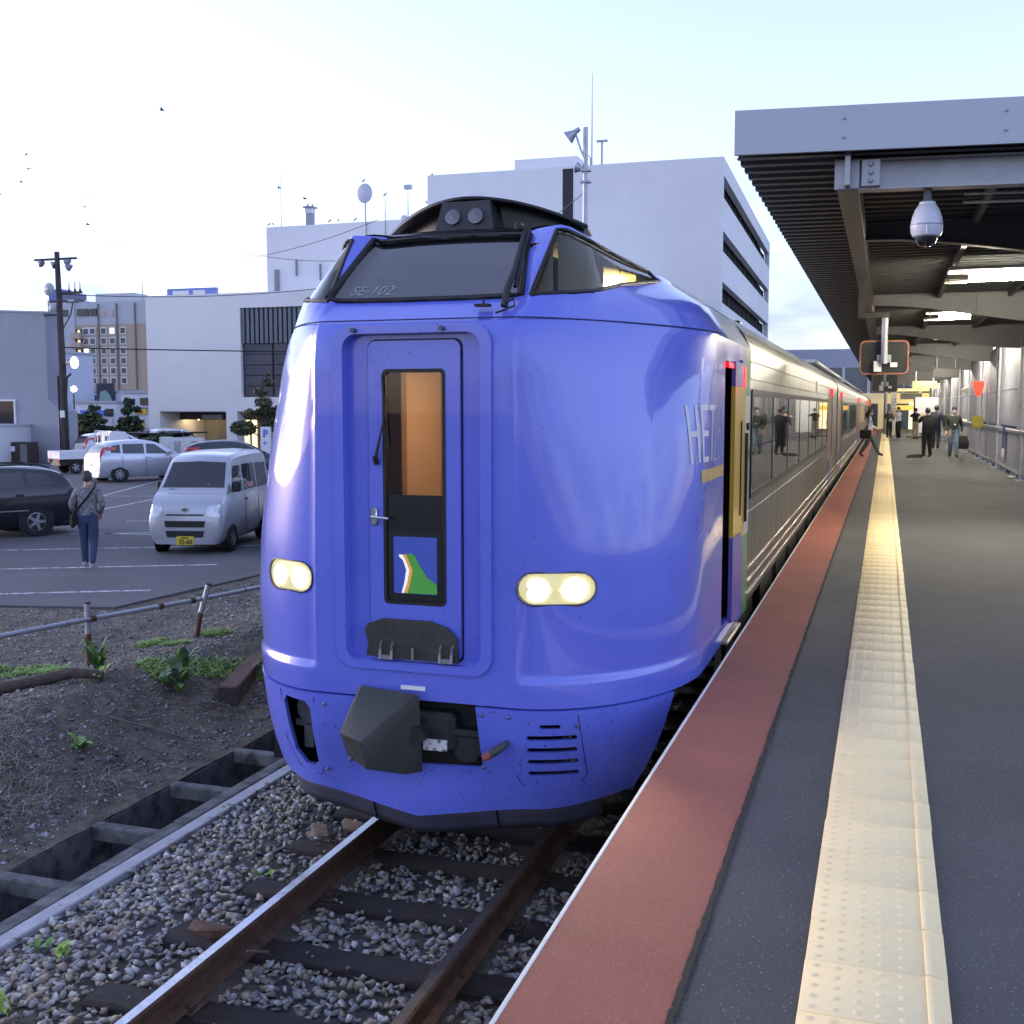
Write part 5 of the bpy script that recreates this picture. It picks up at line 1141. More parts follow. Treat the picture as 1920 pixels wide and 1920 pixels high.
# fence with wind screens along the far side
FE=thing('platform_fence','grey steel panel fence with windscreens along the right platform side','fence',(5.45,40,PZ))
m_fp=mat('fence_panel',(.36,.37,.40),.5,metal=.3,var=.06,vs=1.5); m_ws=mat('windscreen_grey',(.19,.20,.23),.65,var=.06,vs=.6,metal=.1)
posts=[15.8,21.6]+[27.4+5.8*k for k in range(10)]
for i,yv in enumerate(posts):
    MB().box(5.38,5.50,yv-.06,yv+.06,PZ,4.35,b=.008).build('post',m_stl2,FE,world=True); MB().box(5.28,5.60,yv-.16,yv+.16,PZ,PZ+.02).build('foot_plate',m_stl2,FE,world=True)
    y1=yv+5.8
    MB().box(5.37,5.51,yv+.06,y1-.06,2.05,2.13,b=.006).build('top_rail',m_stl2,FE,world=True); MB().box(5.40,5.48,yv+.06,y1-.06,1.12,1.17).build('bottom_rail',m_stl2,FE,world=True)
    if i<9:
        for k in range(14):
            a=yv+.1+k*.4; MB().box(5.425,5.445,a,a+.385,1.17,2.05).build('fence_board',m_fp,FE,world=True)
    else: MB().box(5.425,5.445,yv+.08,y1-.08,1.17,2.05).build('fence_board',m_fp,FE,world=True)
    gap=1.15 if i in (1,2,3) else .25
    MB().box(5.43,5.45,yv+gap,y1-.1,2.2,4.3).build('windscreen_panel',m_ws,FE,world=True); MB().box(5.415,5.465,yv+gap,y1-.1,3.1,3.14).build('midrail',m_stl2,FE,world=True)
    for s in (1.9,3.8): MB().box(5.40,5.48,yv+s,yv+s+.06,PZ,1.12).build('stub_leg',m_stl2,FE,world=True)
t=thing('drain_pipe','black drainpipe with offset behind the nearest windscreen gap','pipe',(5.62,28.3,PZ)); MB().tube([(0,0,0),(0,0,2.2),(0,.3,2.5),(0,.3,3.2)],.07,8).build('pipe',mat('pipe_navy',(.02,.025,.06),.5),t,smooth=40)
for yv,l in ((31.0,'nearer blue sign plate with white characters on the fence'),(25.0,'blue sign plate with white characters at the right picture edge')):
    t=thing('fence_sign',l,'sign',(5.36,yv,1.62)); MB().box(-.01,.01,-.22,.22,0,.62,b=.004).build('plate',mat('sign_navy',(.03,.04,.22),.4),t); MB().box(-.012,.01,-.22,.22,-.22,-.01).build('number_plate',m_wht,t)
    for k,chh in enumerate('乗車口'):
        q=text_mb(chh,.18,.01); q.v=[(-.016,v[0],v[2]+.50-.19*k) for v in q.v]; q.build('character',m_wht,t,fix=False)
t=thing('emergency_button','red emergency stop sign with yellow box on a fence post','emergency button',(5.2,37.6,PZ)); MB().tube([(0,0,.9),(0,0,2.2)],.03,6).build('rod',m_stl2,t); b=MB(); b.hull([(-.16,0,2.45),(.16,0,2.45),(-.14,-.1,2.42),(.14,-.1,2.42),(-.05,-.05,2.0),(.08,-.05,2.0),(-.15,-.05,2.30),(.16,-.05,2.3)]); b.build('red_shade',mat('emergency_red',(.75,.03,.02),.4,emit=(1,.06,.03),es=.35),t); MB().box(-.16,.16,-.16,.02,1.02,1.38,b=.02).build('yellow_box',mat('emergency_yellow',(.45,.38,.04),.5),t)
t=thing('horn_speaker','small cream horn loudspeaker on the windscreens','loudspeaker',(5.2,46,3.3)); MB().lathe([(.05,0),(.08,.1),(.2,.3)],14,axis='X').build('horn',mat('horn_cream',(.55,.55,.45),.5),t); MB().box(.05,.2,-.05,.05,-.2,0).build('bracket',m_stl2,t)
t=thing('notice_stand','white notice board on a stand far along the platform','notice board',(4.05,66,PZ)); MB().box(0,1.2,-.04,.04,.25,2.2).build('board',mat('board_paper',(.62,.64,.68),.6),t); MB().box(-.08,0,-.05,.05,0,2.3).build('post',m_dk,t); MB().box(-.4,.4,-.2,.2,0,.05).build('foot',m_dk,t)
# glass footbridge / concourse closing the view
CO=thing('concourse_building','glazed station concourse with cream band crossing beyond the train','building',(0,92,0))
m_cg=glass('concourse_glass',(.45,.55,.65),.35,.05,ior=1.7,body=(.10,.16,.24)); m_cr=mat('concourse_cream',(.72,.62,.38),.6,emit=(1,.80,.42),es=.05)
def co(n,x0,x1,y0,y1,z0,z1,m): return MB().box(x0,x1,y0,y1,z0,z1).build(n,m,CO)
co('upper_fascia',-16,14,0,.5,5.75,7.2,mat('concourse_grey',(.40,.42,.52),.6)); co('cream_band',-4,14,-.2,.4,2.95,3.75,m_cr); co('cream_pier',1.95,2.55,-.3,.3,1,3.0,m_cr)
for k in range(16):
    x=-16+k*1.9; co('mullion',x,x+.22,-.1,.3,1.0,5.75,mat('mullion_pale',(.55,.57,.62),.5)); co('upper_pane',x+.22,x+1.9,.1,.16,3.75,5.75,m_cg); co('lower_pane',x+.22,x+1.9,.1,.16,1.0,2.95,m_cg)
co('inner_wall',-16,14,6,6.3,1,7,mat('inner_blue',(.10,.14,.20),.6)); co('inner_floor',-16,14,.5,6,.8,1.0,mat('inner_floor',(.3,.3,.3),.5))
co('lit_ceiling',2.6,14,-6.5,0,3.9,4.0,mat('hall_ceiling',(.7,.6,.35),.5,emit=(1,.78,.34),es=.22)); co('lit_kiosk',4.2,8.5,-1.5,-1.0,1,3.0,mat('kiosk_glow',(.8,.72,.5),.5,emit=(1,.86,.55),es=.22)); co('kiosk_sign',3.0,6.2,-1.65,-1.52,2.45,2.8,mat('kiosk_sign',(.8,.5,.1),.5,emit=(1,.62,.12),es=.16)); co('kiosk_glass',2.7,4.2,-1.2,-1.1,1,2.9,m_cg)
for x in (-11,-7,-3): co('ceiling_lamp',x,x+.9,2,2.3,5.6,5.68,mat('conc_lamp',(1,.95,.8),.5,emit=(1,.92,.7),es=2.0))
# ================================================================ VEHICLES
def paint(n,c,metal=.4,rough=.3): return mat('car_'+n,c,rough,metal=metal,coat=.6,var=.03,vs=2)
m_tyre=mat('tyre',(.012,.012,.013),.8); m_rim=mat('alloy',(.45,.46,.50),.3,metal=.8); m_cgl=glass('car_glass',(.25,.28,.31),.35,.02,ior=1.7,body=(.03,.036,.045)); m_trim=mat('black_trim',(.012,.012,.014),.5)
m_lamp=mat('headlamp_clear',(.62,.65,.70),.12,metal=.3,coat=1,var=.35,vs=14); m_tail=mat('tail_red',(.45,.015,.02),.2,coat=1)
def wheel(par,x,y,r,w=.17,spokes=6,side=1):
    e=bpy.data.objects.new('wheel',None); COL.objects.link(e); e.parent=par; e.location=(x,y,r)
    b=MB(); b.lathe([(r*.62,-w/2),(r*.93,-w/2),(r,-w*.32),(r,w*.32),(r*.93,w/2),(r*.62,w/2)],26,axis='X',caps=False); b.build('tyre',m_tyre,e,smooth=35)
    b=MB(); s=side*w*.42
    b.lathe([(r*.64,s),(r*.58,s*1.06),(r*.56,s*.5),(r*.54,s*.2)],26,axis='X',caps=False); b.lathe([(.06,s*.2),(.05,s*1.0),(.001,s*1.05)],12,axis='X')
    for k in range(spokes):
        a=2*math.pi*k/spokes; c_,s_=math.cos(a),math.sin(a); wd=.035
        P=[(q*c_-t*s_,q*s_+t*c_) for q,t in ((.04,-wd),(r*.58,-wd*.7),(r*.58,wd*.7),(.04,wd))]
        b.add([(s*.75,p[0],p[1]) for p in P]+[(s*1.0,p[0],p[1]) for p in P],[(0,1,2,3),(4,5,6,7),(0,1,5,4),(1,2,6,5),(2,3,7,6),(3,0,4,7)])
    b.build('rim',m_rim,e,smooth=30)
    b=MB(); b.lathe([(r*.56,0),(.01,.0)],20,axis='X'); b.build('brake_shadow',m_trim,e)
def smooth_curve(P,n):
    """Catmull-Rom through profile points"""
    out=[]; P=[P[0]]+list(P)+[P[-1]]
    for i in range(1,len(P)-2):
        for k in range(n):
            t=k/n; a,b,c,d=[np.array(P[i+j-1],float) for j in range(4)]
            out.append(tuple(.5*((2*b)+(-a+c)*t+(2*a-5*b+4*c-d)*t*t+(-a+3*b-3*c+d)*t**3)))
    out.append(tuple(P[-2])); return out
def car(name,label,cat,loc,rz,spec,colour,group=None):
    """spec: stations along y (front negative): (y, hood/roof z, belt z, half width low, half width belt, half width top)"""
    t=thing(name,label,cat,loc,rz,group); S=spec['st']; zb=spec['zb']; nn=len(S)
    S=smooth_curve(S,4)
    b=MB(); V=[]
    for (yv,zt,zbelt,wl,wb,wt) in S:
        wt=min(wt,wb); zt=max(zt,zbelt+.001)
        half=[(0,zb),(wl*.9,zb),(wl,zb+.10),(wb*1.0,zb+(zbelt-zb)*.45),(wb*.995,zb+(zbelt-zb)*.8),(wb*.96,zbelt),(wt+(wb*.95-wt)*.45,zbelt+(zt-zbelt)*.5),(wt,zbelt+(zt-zbelt)*.90),(wt*.86,zbelt+(zt-zbelt)*.985),(0,zt+.012*(zt>zbelt+.2))]
        V.append(half)
    k=len(V[0]); W=2*k-2; VV=[]
    for (s,h) in zip(S,V):
        ring=[(x,s[0],z) for x,z in h]+[(-x,s[0],z) for x,z in h[-2:0:-1]]; VV+=ring
    F=[(i*W+j,i*W+(j+1)%W,(i+1)*W+(j+1)%W,(i+1)*W+j) for i in range(len(S)-1) for j in range(W)]
    F+= [tuple(range(W)),tuple((len(S)-1)*W+j for j in range(W))]
    # wheel arch openings are dark discs set into the flank
    b.add(VV,F); body=b.build('body',colour,t,smooth=32)
    bv=BVHTree.FromPolygons(b.v,b.f)
    def sidex(yv,z,off=.006):
        h=bv.ray_cast(Vector((5,yv,z)),Vector((-1,0,0))); return (h[0].x+off) if h[0] else .7
    def fronty(x,z,off=.006,d=1):
        h=bv.ray_cast(Vector((x,-6*d,z)),Vector((0,d,0))); return (h[0].y-off*d) if h[0] else -1.7*d
    def patch_side(P,nm,m,off=.006,both=True,n=7):
        for sg in ((1,-1) if both else (1,)):
            q=MB(); A,B,C,D=P
            q.grid(lambda u,v:(lambda yv,z:(sg*sidex(yv,z,off),yv,z))(*( (A[i]*(1-u)+B[i]*u)*(1-v)+(D[i]*(1-u)+C[i]*u)*v for i in (0,1))),n,n); q.build(nm,m,t,smooth=50)
    def patch_front(P,nm,m,off=.006,d=1,n=8,mirror=False):
        for sg in ((1,-1) if mirror else (1,)):
            q=MB(); A,B,C,D=P
            q.grid(lambda u,v:(lambda x,z:(sg*x,fronty(x,z,off,d),z))(*( (A[i]*(1-u)+B[i]*u)*(1-v)+(D[i]*(1-u)+C[i]*u)*v for i in (0,1))),n,n); q.build(nm,m,t,smooth=50)
    def patch_top(P,nm,m,off=.006,n=8):
        q=MB(); A,B,C,D=P
        def fn(u,v):
            x,yv=[(A[i]*(1-u)+B[i]*u)*(1-v)+(D[i]*(1-u)+C[i]*u)*v for i in (0,1)]
            h=bv.ray_cast(Vector((x,yv,5)),Vector((0,0,-1))); return (x,yv,(h[0].z if h[0] else 1)+off)
        q.grid(fn,n,n); q.build(nm,m,t,smooth=50)
    for (wy,wr) in spec['wheels']:
        for sg in (1,-1):
            q=MB(); q.lathe([(wr*1.17,0),(wr*1.17,.02),(.01,.02)],26,axis='X'); xs=sidex(wy,wr*1.55,0); q.v=[((xs-.012)*sg if 1 else 0,v[1]+wy,v[2]+wr) if v[0]<.01 else ((xs+.004)*sg,v[1]+wy,v[2]+wr) for v in q.v]; q.build('wheel_arch',m_trim,t)
            wheel(t,sg*(xs-.06),wy,wr,side=sg,spokes=spec.get('spokes',6))
    return t,patch_side,patch_front,patch_top,sidex,fronty
def plate(t,fronty,z,d,txt,col=(.75,.75,.72)):
    y=fronty(0,z,.012,d); MB().box(-.165,.165,min(y,y+.008*d),max(y,y+.008*d),z-.083,z+.083,b=.004).build('number_plate',mat('plate_%.2f'%col[2],col,.5),t)
    if txt:
        q=text_mb(txt,.13,.003,bold=.002,sx=.85); q.v=[(v[0]+.01,v[1]+y-.006,v[2]-.025) for v in q.v]; q.v=[(v[0],v[1],v[2]+z) for v in q.v]; q.build('plate_digits',mat('plate_ink',(.02,.02,.02),.6),t)
        q=MB(); q.box(-.07,.07,y-.007,y-.004,z+.045,z+.065); q.build('plate_caption',mat('plate_ink'),t)
# silver kei van facing the camera
SV={'zb':.20,'wheels':((-1.08,.27),(1.12,.27)),'spokes':5,'st':[(-1.69,.62,.60,.52,.60,.55),(-1.66,.84,.70,.62,.68,.60),(-1.60,.98,.80,.66,.715,.64),(-1.42,1.10,.98,.68,.725,.66),(-1.22,1.18,1.06,.69,.73,.67),(-.95,1.48,1.07,.69,.735,.63),(-.72,1.74,1.07,.69,.735,.60),(-.45,1.84,1.07,.69,.735,.60),(.3,1.88,1.07,.69,.735,.61),(1.2,1.88,1.07,.69,.735,.60),(1.58,1.84,1.07,.68,.73,.58),(1.68,1.60,1.05,.67,.72,.60),(1.70,1.0,.95,.66,.70,.62)]}
m_sil=paint('silver',(.46,.48,.53))
VAN=(-10.3,19.45,-.1); VRZ=R(15)
t,ps,pf,pt,sx_,fy_=car('parked_van','silver kei van with yellow number plate parked facing the train','van',VAN,VRZ,SV,m_sil)
pt([(-.60,-1.17),(.60,-1.17),(.52,-.77),(-.52,-.77)],'windscreen',m_cgl,.006)
ps([(-.98,1.12),(-.30,1.12),(-.30,1.62),(-.70,1.62)],'side_window',m_cgl); ps([(-.20,1.12),(.62,1.12),(.62,1.63),(-.20,1.63)],'side_window',m_cgl); ps([(.72,1.12),(1.5,1.12),(1.48,1.60),(.72,1.62)],'side_window',m_cgl)
pf([(.40,.72),(.66,.70),(.665,.95),(.44,.92)],'headlight',m_lamp,.008,mirror=True)
pf([(-.36,.735),(.36,.735),(.36,.765),(-.36,.765)],'grille_slot',m_trim); pf([(-.37,.52),(.37,.52),(.39,.64),(-.39,.64)],'grille',m_trim); pf([(-.34,.33),(.34,.33),(.37,.45),(-.37,.45)],'lower_grille',m_trim)
pf([(-.40,.46),(.40,.46),(.40,.51),(-.40,.51)],'bumper_bar',m_sil,.02)
q=MB(); q.lathe([(.06,0),(.06,.012),(.045,.014)],16,axis='Y'); y_=fy_(0,.85,0); q.v=[(v[0]*1.15,-v[1]+y_,v[2]*.85+.85) for v in q.v]; q.build('emblem',m_rim,t); q=MB(); q.box(-.03,.03,y_-.02,y_-.013,.84,.86); q.build('emblem_bar',m_trim,t)
plate(t,fy_,.27,1,'35-60',(.70,.52,.03))
for sg in (1,-1):
    q=MB(); q.box(sg*.78-.08*(sg>0)-.0,sg*.78+.08*(sg<0)+.08*(sg>0),-1.03,-.90,1.14,1.34,b=.03); q.build('mirror',m_trim,t)
q=MB(); q.box(sx_(.0,.98)-.004,sx_(.0,.98)+.02,-.24,-.12,.93,.97,b=.006); q.build('door_handle',m_trim,t); 
for yv in (-.25,.66): MB().box(sx_(yv,.8)-.004,sx_(yv,.8)+.003,yv-.004,yv+.004,.32,1.06).build('door_gap',m_trim,t)
b=MB(); b.tube([(-.45,-1.20,1.20),(.05,-1.17,1.19)],.008,5); b.build('wiper',m_trim,t); b=MB(); b.hull([(-.20,-1.02,1.26),(-.08,-1.02,1.26),(-.04,-1.0,1.42),(-.12,-.99,1.30),(-.14,-1.0,1.24)]); b.build('dashboard_paper',m_wht,t)
# silver hatchback seen from behind on its right
SH={'zb':.18,'wheels':((-1.25,.29),(1.20,.29)),'spokes':7,'st':[(-1.90,.55,.52,.50,.58,.5),(-1.86,.72,.64,.66,.74,.62),(-1.6,.88,.78,.74,.82,.72),(-1.2,1.00,.90,.78,.84,.74),(-.8,1.22,.95,.79,.845,.66),(-.3,1.46,.97,.79,.845,.60),(.2,1.54,.98,.79,.845,.60),(.9,1.52,1.0,.79,.845,.60),(1.45,1.44,1.02,.78,.84,.58),(1.72,1.28,1.02,.76,.82,.60),(1.88,.98,.90,.74,.80,.66),(1.93,.60,.56,.68,.74,.6)]}
def hatch(label,loc,rz,col,name='parked_car',group=None):
    t,ps,pf,pt,sx_,fy_=car(name,label,'car',loc,rz,SH,col,group)
    pt([(-.60,-1.12),(.60,-1.12),(.50,-.45),(-.50,-.45)],'windscreen',m_cgl); ps([(-.72,1.02),(.15,1.04),(.10,1.40),(-.25,1.38)],'side_window',m_cgl); ps([(.22,1.04),(1.05,1.06),(1.0,1.40),(.20,1.41)],'side_window',m_cgl); ps([(1.13,1.08),(1.5,1.10),(1.40,1.34),(1.1,1.39)],'side_window',m_cgl)
    pf([(-.60,1.03),(.60,1.03),(.52,1.36),(-.52,1.36)],'rear_window',m_cgl,.008,d=-1); pf([(.58,.78),(.80,.78),(.70,1.30),(.55,1.30)],'tail_light',m_tail,.012,d=-1,mirror=True)
    pf([(.45,.60),(.68,.62),(.70,.78),(.48,.74)],'headlight',m_lamp,.008,mirror=True); pf([(-.4,.40),(.4,.40),(.42,.54),(-.42,.54)],'grille',m_trim); plate(t,fy_,.66,-1,'')
    for sg in (1,-1):
        for yv in (-.78,.18,1.08):
            for z0,z1 in ((.30,.62),(.62,.95)): xa=sx_(yv,(z0+z1)/2); MB().box(sg*xa-.004,sg*xa+.004,yv-.006,yv+.006,z0,z1).build('door_gap',m_trim,t)
        MB().box(sg*sx_(-.25,.90)-.012,sg*sx_(-.25,.90)+.012,-.02,.12,.88,.91,b=.004).build('door_handle',m_rim,t)
    for sg in (1,-1): MB().box(sg*.90-.09,sg*.90+.09,-.80,-.68,1.0,1.14,b=.03).build('mirror',col,t)
    return t,sx_,fy_
hatch('silver hatchback with red tail lights parked beyond the walking person',(-24.3,36.0,-.1),R(150),paint('silver2',(.52,.54,.62)))
# black estate car on the left
SE={'zb':.18,'wheels':((-1.35,.32),(1.35,.32)),'spokes':5,'st':[(-2.30,.50,.48,.50,.60,.5),(-2.25,.70,.62,.70,.78,.65),(-1.8,.86,.78,.78,.86,.74),(-1.1,.98,.90,.82,.875,.76),(-.65,1.22,.95,.83,.88,.68),(-.15,1.45,.97,.83,.88,.62),(.5,1.50,.98,.83,.88,.62),(1.3,1.48,1.0,.83,.88,.61),(1.9,1.38,1.02,.82,.87,.58),(2.2,1.10,.98,.80,.85,.64),(2.32,.62,.58,.72,.78,.6)]}
m_bc=paint('black',(.014,.016,.022),.2)
t,ps,pf,pt,sx_,fy_=car('parked_car','black estate car with roof rails at the left picture edge','car',(-16.1,18.7,-.1),R(-31),SE,m_bc)
pt([(-.64,-1.02),(.64,-1.02),(.54,-.30),(-.54,-.30)],'windscreen',m_cgl); ps([(-.55,1.02),(.30,1.03),(.28,1.37),(-.12,1.36)],'side_window',m_cgl); ps([(.38,1.03),(1.15,1.05),(1.15,1.37),(.36,1.37)],'side_window',m_cgl); ps([(1.23,1.06),(1.85,1.10),(1.62,1.32),(1.22,1.36)],'side_window',m_cgl)
pf([(-.6,1.05),(.6,1.05),(.52,1.32),(-.52,1.32)],'rear_window',m_cgl,.008,d=-1); pf([(.60,.70),(.80,.72),(.76,1.0),(.66,1.0)],'tail_light',m_tail,.01,d=-1,mirror=True)
for sg in (1,-1):
    MB().tube([(sg*.56,-.1,1.47),(sg*.56,.1,1.53),(sg*.56,1.5,1.53),(sg*.55,1.75,1.45)],.022,6).build('roof_rail',m_trim,t); MB().box(sg*.96-.10,sg*.96+.10,-.62,-.46,.98,1.14,b=.04).build('mirror',m_trim,t); MB().box(sg*.888-.006,sg*.888+.006,-.9,1.2,.56,.58).build('side_strip',m_rim,t)
for yv in (.15,1.05): MB().box(sx_(yv,.9)-.002,sx_(yv,.9)+.025,yv-.1,yv+.05,.88,.92,b=.006).build('door_handle',m_trim,t)
# white kei truck seen from behind
t=thing('kei_truck','small white pickup truck with low bed behind the silver hatchback','truck',(-29.4,39.6,-.1),R(150)); m_kt=paint('white',(.66,.68,.72),.0,.35)
b=MB(); b.hull([(x*sg,yv,z) for sg in (-1,1) for x,yv,z in ((.66,-1.65,.35),(.70,-1.65,.85),(.70,-.45,.35),(.66,-1.15,1.72),(.62,-.55,1.75),(.70,-.45,1.0),(.68,-1.5,1.0),(.66,-.45,1.70))]); b.build('cab',m_kt,t,smooth=25)
for sg in (1,-1): MB().box(sg*.40-.16,sg*.40+.16,-.46,-.43,1.18,1.55).build('cab_rear_window',m_cgl,t)
MB().box(-.70,.70,-.4,1.65,.62,.68).build('bed_floor',m_kt,t)
for x in (-.70,.68): MB().box(x,x+.025,-.4,1.65,.68,.95).build('bed_side',m_kt,t)
MB().box(-.70,.70,1.63,1.66,.68,.95).build('tailgate',m_kt,t); MB().box(-.70,.70,-.42,-.39,.95,1.0).build('bed_head',m_kt,t)
for x in (-.7,0,.66): MB().tube([(x+.02,-.36,.9),(x+.02,-.36,1.75)],.02,6).build('guard_post',m_kt,t)
MB().tube([(-.68,-.36,1.75),(.68,-.36,1.75)],.02,6).build('guard_bar',m_kt,t)
for yv in (-1.1,1.0):
    for sg in (1,-1): wheel(t,sg*.62,yv,.26,.15,5,sg)
for sg in (1,-1): MB().box(sg*.55-.1,sg*.55+.1,1.64,1.68,.48,.60).build('tail_light',m_tail,t)
MB().box(-.5,.5,-.3,1.6,.35,.6).build('chassis',m_trim,t)
# a few more cars half hidden
hatch('white car with black lower grille half hidden by the train nose',(-8.55,20.8,-.1),R(15),paint('white2',(.70,.71,.74),.0),group='half hidden cars')
hatch('dark blue minivan roof showing over the silver van',(-20.5,36.5,-.1),R(120),paint('navy',(.03,.035,.06),.2),group='half hidden cars')
hatch('white car facing forward under the black shelter',(-37.3,55.2,-.1),R(-30),paint('white3',(.66,.67,.70),.0),group='half hidden cars')
hatch('pale van roof behind the small white pickup',(-33.5,46.5,-.1),R(150),paint('white4',(.55,.57,.62),.0),group='half hidden cars')
# ================================================================ PEOPLE
m_skin=mat('skin',(.50,.32,.24),.6); m_hair=mat('hair_black',(.015,.013,.013),.6); m_shoe=mat('shoe_dark',(.02,.02,.022),.7)
BASE=dict(pel=(0,0,.95),spi=(0,.005,1.13),che=(0,.01,1.33),nek=(0,.0,1.49),hd0=(0,-.01,1.56),hd1=(0,-.02,1.65),hd2=(0,-.01,1.75),
 shl=(.18,.01,1.42),ell=(.24,.03,1.14),wrl=(.25,-.05,.90),shr=(-.18,.01,1.42),elr=(-.24,.03,1.14),wrr=(-.25,-.05,.90),
 hil=(.09,0,.90),knl=(.10,-.02,.50),anl=(.10,.02,.09),tol=(.11,-.15,.035),hir=(-.09,0,.90),knr=(-.10,-.02,.50),anr=(-.10,.02,.09),tor=(-.11,-.15,.035))
RAD=dict(pel=(.165,.12),spi=(.15,.11),che=(.175,.12),nek=(.055,.058),hd0=(.06,.065),hd1=(.078,.095),hd2=(.055,.065),shl=.075,ell=.052,wrl=.036,shr=.075,elr=.052,wrr=.036,hil=.112,knl=.086,anl=.062,tol=.04,hir=.112,knr=.086,anr=.062,tor=.04)
EDG=[('pel','spi','top'),('spi','che','top'),('che','nek','top'),('nek','hd0','skin'),('hd0','hd1','skin'),('hd1','hd2','skin'),('che','shl','top'),('shl','ell','top'),('ell','wrl','arm'),('che','shr','top'),('shr','elr','top'),('elr','wrr','arm'),('pel','hil','leg'),('hil','knl','leg'),('knl','anl','leg'),('anl','tol','shoe'),('pel','hir','leg'),('hir','knr','leg'),('knr','anr','leg'),('anr','tor','shoe')]
def person(label,loc,rz,J,mats,h=1.70,bulk=1.0,hair='short',hair_m=None,group=None):
    t=thing('person',label,'person',loc,rz,group); K=h/1.79
    P={k:Vector(J.get(k,v)) for k,v in BASE.items()}; names=list(P); V=[P[n] for n in names]; Rr=[RAD[n] for n in names]; E=[(names.index(a),names.index(b)) for a,b,_ in EDG]; G=[m for *_,m in EDG]
    for s,el,wr in (('l','ell','wrl'),('r','elr','wrr')):
        d=(P[wr]-P[el]).normalized(); side=d.cross(Vector((0,1,0.2))).normalized(); nrm=side.cross(d).normalized(); i0=names.index(wr)
        V.append(P[wr]+d*.07); Rr.append((.036,.022)); hp=len(V)-1; E.append((i0,hp)); G.append('skin')
        for k,(off,ln) in enumerate(((-.030,.070),(-.010,.085),(.010,.080),(.028,.062))):
            V.append(V[hp]+d*.035+side*off); Rr.append(.010); a=len(V)-1; V.append(V[a]+d*ln*.55+nrm*.012); Rr.append(.009); b=len(V)-1; V.append(V[b]+d*ln*.4+nrm*.028); Rr.append(.007); E += [(hp,a),(a,b),(b,b+1)]; G += ['skin']*3
        V.append(P[wr]+d*.03+side*.045); Rr.append(.012); a=len(V)-1; V.append(V[a]+d*.04+side*.022+nrm*.01); Rr.append(.009); E += [(i0,a),(a,a+1)]; G += ['skin']*2
    V.append(P['hd1']+Vector((0,-.10,-.015))); Rr.append(.014); E.append((names.index('hd1'),len(V)-1)); G.append('skin')
    me=bpy.data.meshes.new('person'); me.from_pydata([v*K for v in V],E,[])
    o=bpy.data.objects.new('person_tmp',me); COL.objects.link(o); md=o.modifiers.new('s','SKIN'); md.use_smooth_shade=True
    for i,r in enumerate(Rr):
        bk=bulk if names[i:i+1] and names[i] in ('pel','spi','che','shl','shr','ell','elr') else 1.0
        me.skin_vertices[0].data[i].radius=tuple(q*K*bk for q in (r if isinstance(r,tuple) else (r,r))); me.skin_vertices[0].data[i].use_root=(i==0)
    sb=o.modifiers.new('u','SUBSURF'); sb.levels=2; sb.render_levels=2
    bpy.context.view_layer.update(); r=bpy.data.meshes.new_from_object(o.evaluated_get(bpy.context.evaluated_depsgraph_get())); bpy.data.objects.remove(o)
    keys=['skin','top','arm','leg','shoe']; r.materials.clear()
    for k in keys: r.materials.append(mats.get(k,mats['top'] if k=='arm' else (m_skin if k=='skin' else m_shoe)))
    A=np.array([list(V[a]*K) for a,b in E]); B=np.array([list(V[b]*K) for a,b in E]); D=B-A; L=(D**2).sum(1)
    mi=[]
    for p in r.polygons:
        c=np.array(p.center); tt=np.clip(((c-A)*D).sum(1)/L,0,1); d=((A+D*tt[:,None]-c)**2).sum(1); g=G[int(d.argmin())]
        if g=='top' and c[2]<.985*K and abs(c[0])<.2: g='leg'
        if g=='leg' and c[2]<.12*K: g='shoe' if 'shoe' in mats or 1 else g
        mi.append(keys.index(g))
    r.polygons.foreach_set('material_index',mi)
    for p in r.polygons: p.use_smooth=True
    ob=bpy.data.objects.new('body',r); COL.objects.link(ob); ob.parent=t
    hm=hair_m or m_hair; c=P['hd1']*K; b=MB()
    def cap(u,v):
        a=2*math.pi*u; e=v*math.pi*(.66+.10*math.sin(a)); rr=Vector((.088*math.sin(e)*math.cos(a),.105*math.sin(e)*math.sin(a),.115*math.cos(e)))
        if math.sin(a)<-.25 and v>.62: rr*=.86
        n=1+.08*math.sin(9*a+5*e)
        return c+rr*K*n+Vector((0,.012,.022))*K
    b.grid(cap,22,9); b.build('hair',hm,t,smooth=60)
    if hair=='long': MB().tube([c+Vector((0,.09,.03))*K,c+Vector((.01,.13,-.08))*K,c+Vector((.02,.12,-.22))*K],[.05,.055,.015],8).build('ponytail',hm,t,smooth=60)
    for s in (-1,1):
        MB().lathe([(.001,-.012),(.012,0),(.001,.012)],8,axis='Y',at=tuple(c+Vector((s*.032,-.088,.005))*K)).build('eye',mat('eye_dark',(.03,.025,.02),.3),t); MB().hull([c+Vector((s*.082,y_,z_))*K+Vector((s*q,0,0)) for y_,z_ in ((-.01,.025),(.02,.03),(.02,-.03),(0,-.035)) for q in (0,.014)]).build('ear',mats.get('skin',m_skin),t)
    MB().box(c.x-.02,c.x+.02,c.y-.092*K,c.y-.083*K,c.z-.052*K,c.z-.045*K).build('mouth',mat('lips',(.35,.15,.13),.5),t)
    return t,P,K
m_jean=mat('jeans',(.045,.062,.13),.85,var=.2,vs=12); m_blkc=mat('cloth_black',(.012,.012,.014),.85); m_whc=mat('cloth_white',(.62,.63,.66),.8); m_grnj=mat('jacket_green',(.022,.030,.024),.85); m_navy=mat('cloth_navy',(.018,.022,.045),.85); m_tan=mat('trousers_tan',(.30,.25,.18),.85)
m_camo=mat('jacket_mottled',(.12,.12,.13),.85,var=.75,vs=22,vcol2=(.36,.35,.36)); m_whsh=mat('shoe_white',(.55,.55,.56),.6)
